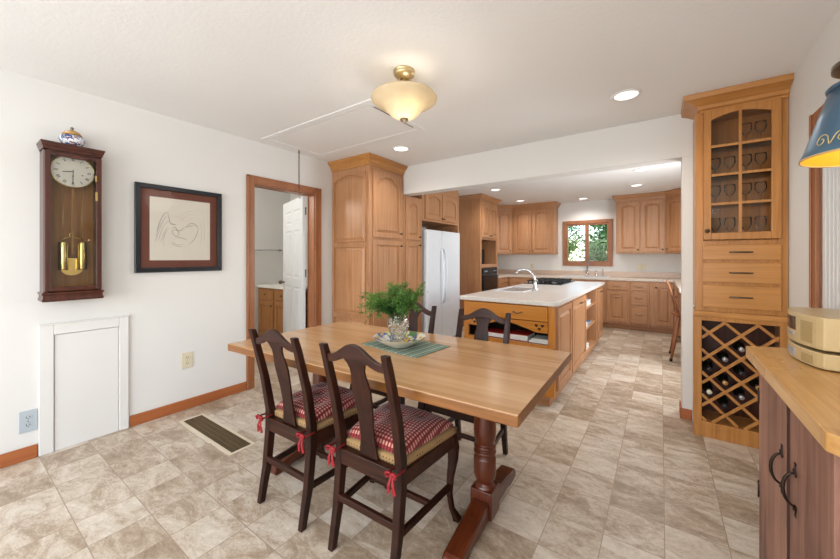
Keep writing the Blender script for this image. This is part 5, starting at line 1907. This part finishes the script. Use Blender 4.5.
# faces local +y (towards the right wall); back at local -y
b = MB(); P = []
for i in range(24):
    a_ = 2 * PI * i / 24; P.append((.21 * math.cos(a_), .20 * math.sin(a_) + .0))
b.prism(P, 'z', .56, .595); b.build('seat', 'casing', t, bevel=.008)
for sx in (-1, 1):
    for sy in (-1, 1):
        b = MB(); b.tube([(sx * .13, sy * .12, .56), (sx * .17, sy * .165, .28), (sx * .205, sy * .205, .03)], [.016, .021, .014], 10); lg = b.build('leg', 'casing', t)
        b = MB(); b.lathe([(.016, .0), (.018, .03)], 10, (sx * .208, sy * .209, 0)); b.build('rubber_foot', 'black_matte', lg)
for sy, z in ((-1, .22), (1, .22)):
    b = MB(); b.tube([(-.175, sy * .175, z), (0, sy * .175, z), (.175, sy * .175, z)], [.009, .013, .009], 8); b.build('stretcher', 'casing', t)
for sx in (-1, 1):
    b = MB(); b.tube([(sx * .17, -.17, .25), (sx * .17, 0, .25), (sx * .17, .17, .25)], [.009, .013, .009], 8); b.build('stretcher', 'casing', t)
# hoop and spindles
b = MB(); pts = []
for i in range(25):
    a_ = PI * i / 24
    x = .20 * math.cos(a_); h_ = .40 * math.sin(a_) ** .6
    pts.append((x, -.13 - .22 * h_ - .03 * math.sin(a_), .59 + h_))
b.tube(pts, .011, 8); b.build('back_hoop', 'casing', t)
for i in range(7):
    x = -.135 + i * .045
    h_ = .40 * (1 - (x / .20) ** 2) ** .3
    b = MB(); b.tube([(x * .8, -.15, .59), (x, -.16 - .22 * h_, .59 + h_ - .012)], .006, 6); b.build('spindle', 'casing', t)

# ================================================================== OUTSIDE
b = MB(); b.box(-30, YB + .6, -1.2, 30, 60, -1.0)
tag(b.build('lawn', 'grass'), 'green lawn outside beyond the kitchen window', 'grass', kind='structure')
def tree(label, x, y, h, r, leaf, n, seed):
    rr = random.Random(seed)
    t = thing('garden_tree', label, 'tree', (x, y, -1.0))
    b = MB(); b.tube([(0, 0, 0), (.1, 0, h * .4), (.0, .1, h * .8)], [.18, .13, .05], 8)
    for k in range(7):
        a_ = rr.uniform(0, 2 * PI); z0 = h * rr.uniform(.3, .6)
        b.tube([(0.05, 0, z0), (math.cos(a_) * r * .5, math.sin(a_) * r * .5, z0 + h * .12), (math.cos(a_) * r * .8, math.sin(a_) * r * .8, z0 + h * .2)], [.06, .035, .015], 6)
    b.build('trunk', 'bark', t)
    b = MB()
    cl = []
    for k in range(34):
        v = Vector((rr.gauss(0, 1), rr.gauss(0, 1), rr.gauss(0, 1))).normalized() * r * rr.uniform(.3, 1)
        cl.append((v.x, v.y, h * .62 + v.z * (h * .42 / r) , rr.uniform(.25, .55) * r * .5))
    for k in range(n):
        c = cl[rr.randrange(len(cl))]
        v = Vector((rr.gauss(0, .6), rr.gauss(0, .6), rr.gauss(0, .6))) * c[3]
        p = Vector(c[:3]) + v
        s_ = rr.uniform(.05, .10)
        d1 = Vector((rr.uniform(-1, 1), rr.uniform(-1, 1), rr.uniform(-1, 1))).normalized() * s_
        d2 = d1.cross(Vector((rr.uniform(-1, 1), rr.uniform(-1, 1), rr.uniform(-1, 1)))).normalized() * s_ * .55
        b.add([tuple(p - d1), tuple(p + d2), tuple(p + d1), tuple(p - d2)], [(0, 1, 2, 3)])
    b.build('foliage', leaf, t)
tree('yellow-green tree seen through the left window sash', -4.2, 13.5, 4.2, 1.5, 'leaf_light', 6200, 1)
tree('dark green tree seen through the right window sash', -1.5, 16.0, 4.2, 1.6, 'leaf_dark', 5200, 2)
tree('tall green tree farther behind, between the two nearer trees', -5.2, 22.0, 6.0, 2.2, 'leaf_dark', 2600, 5)
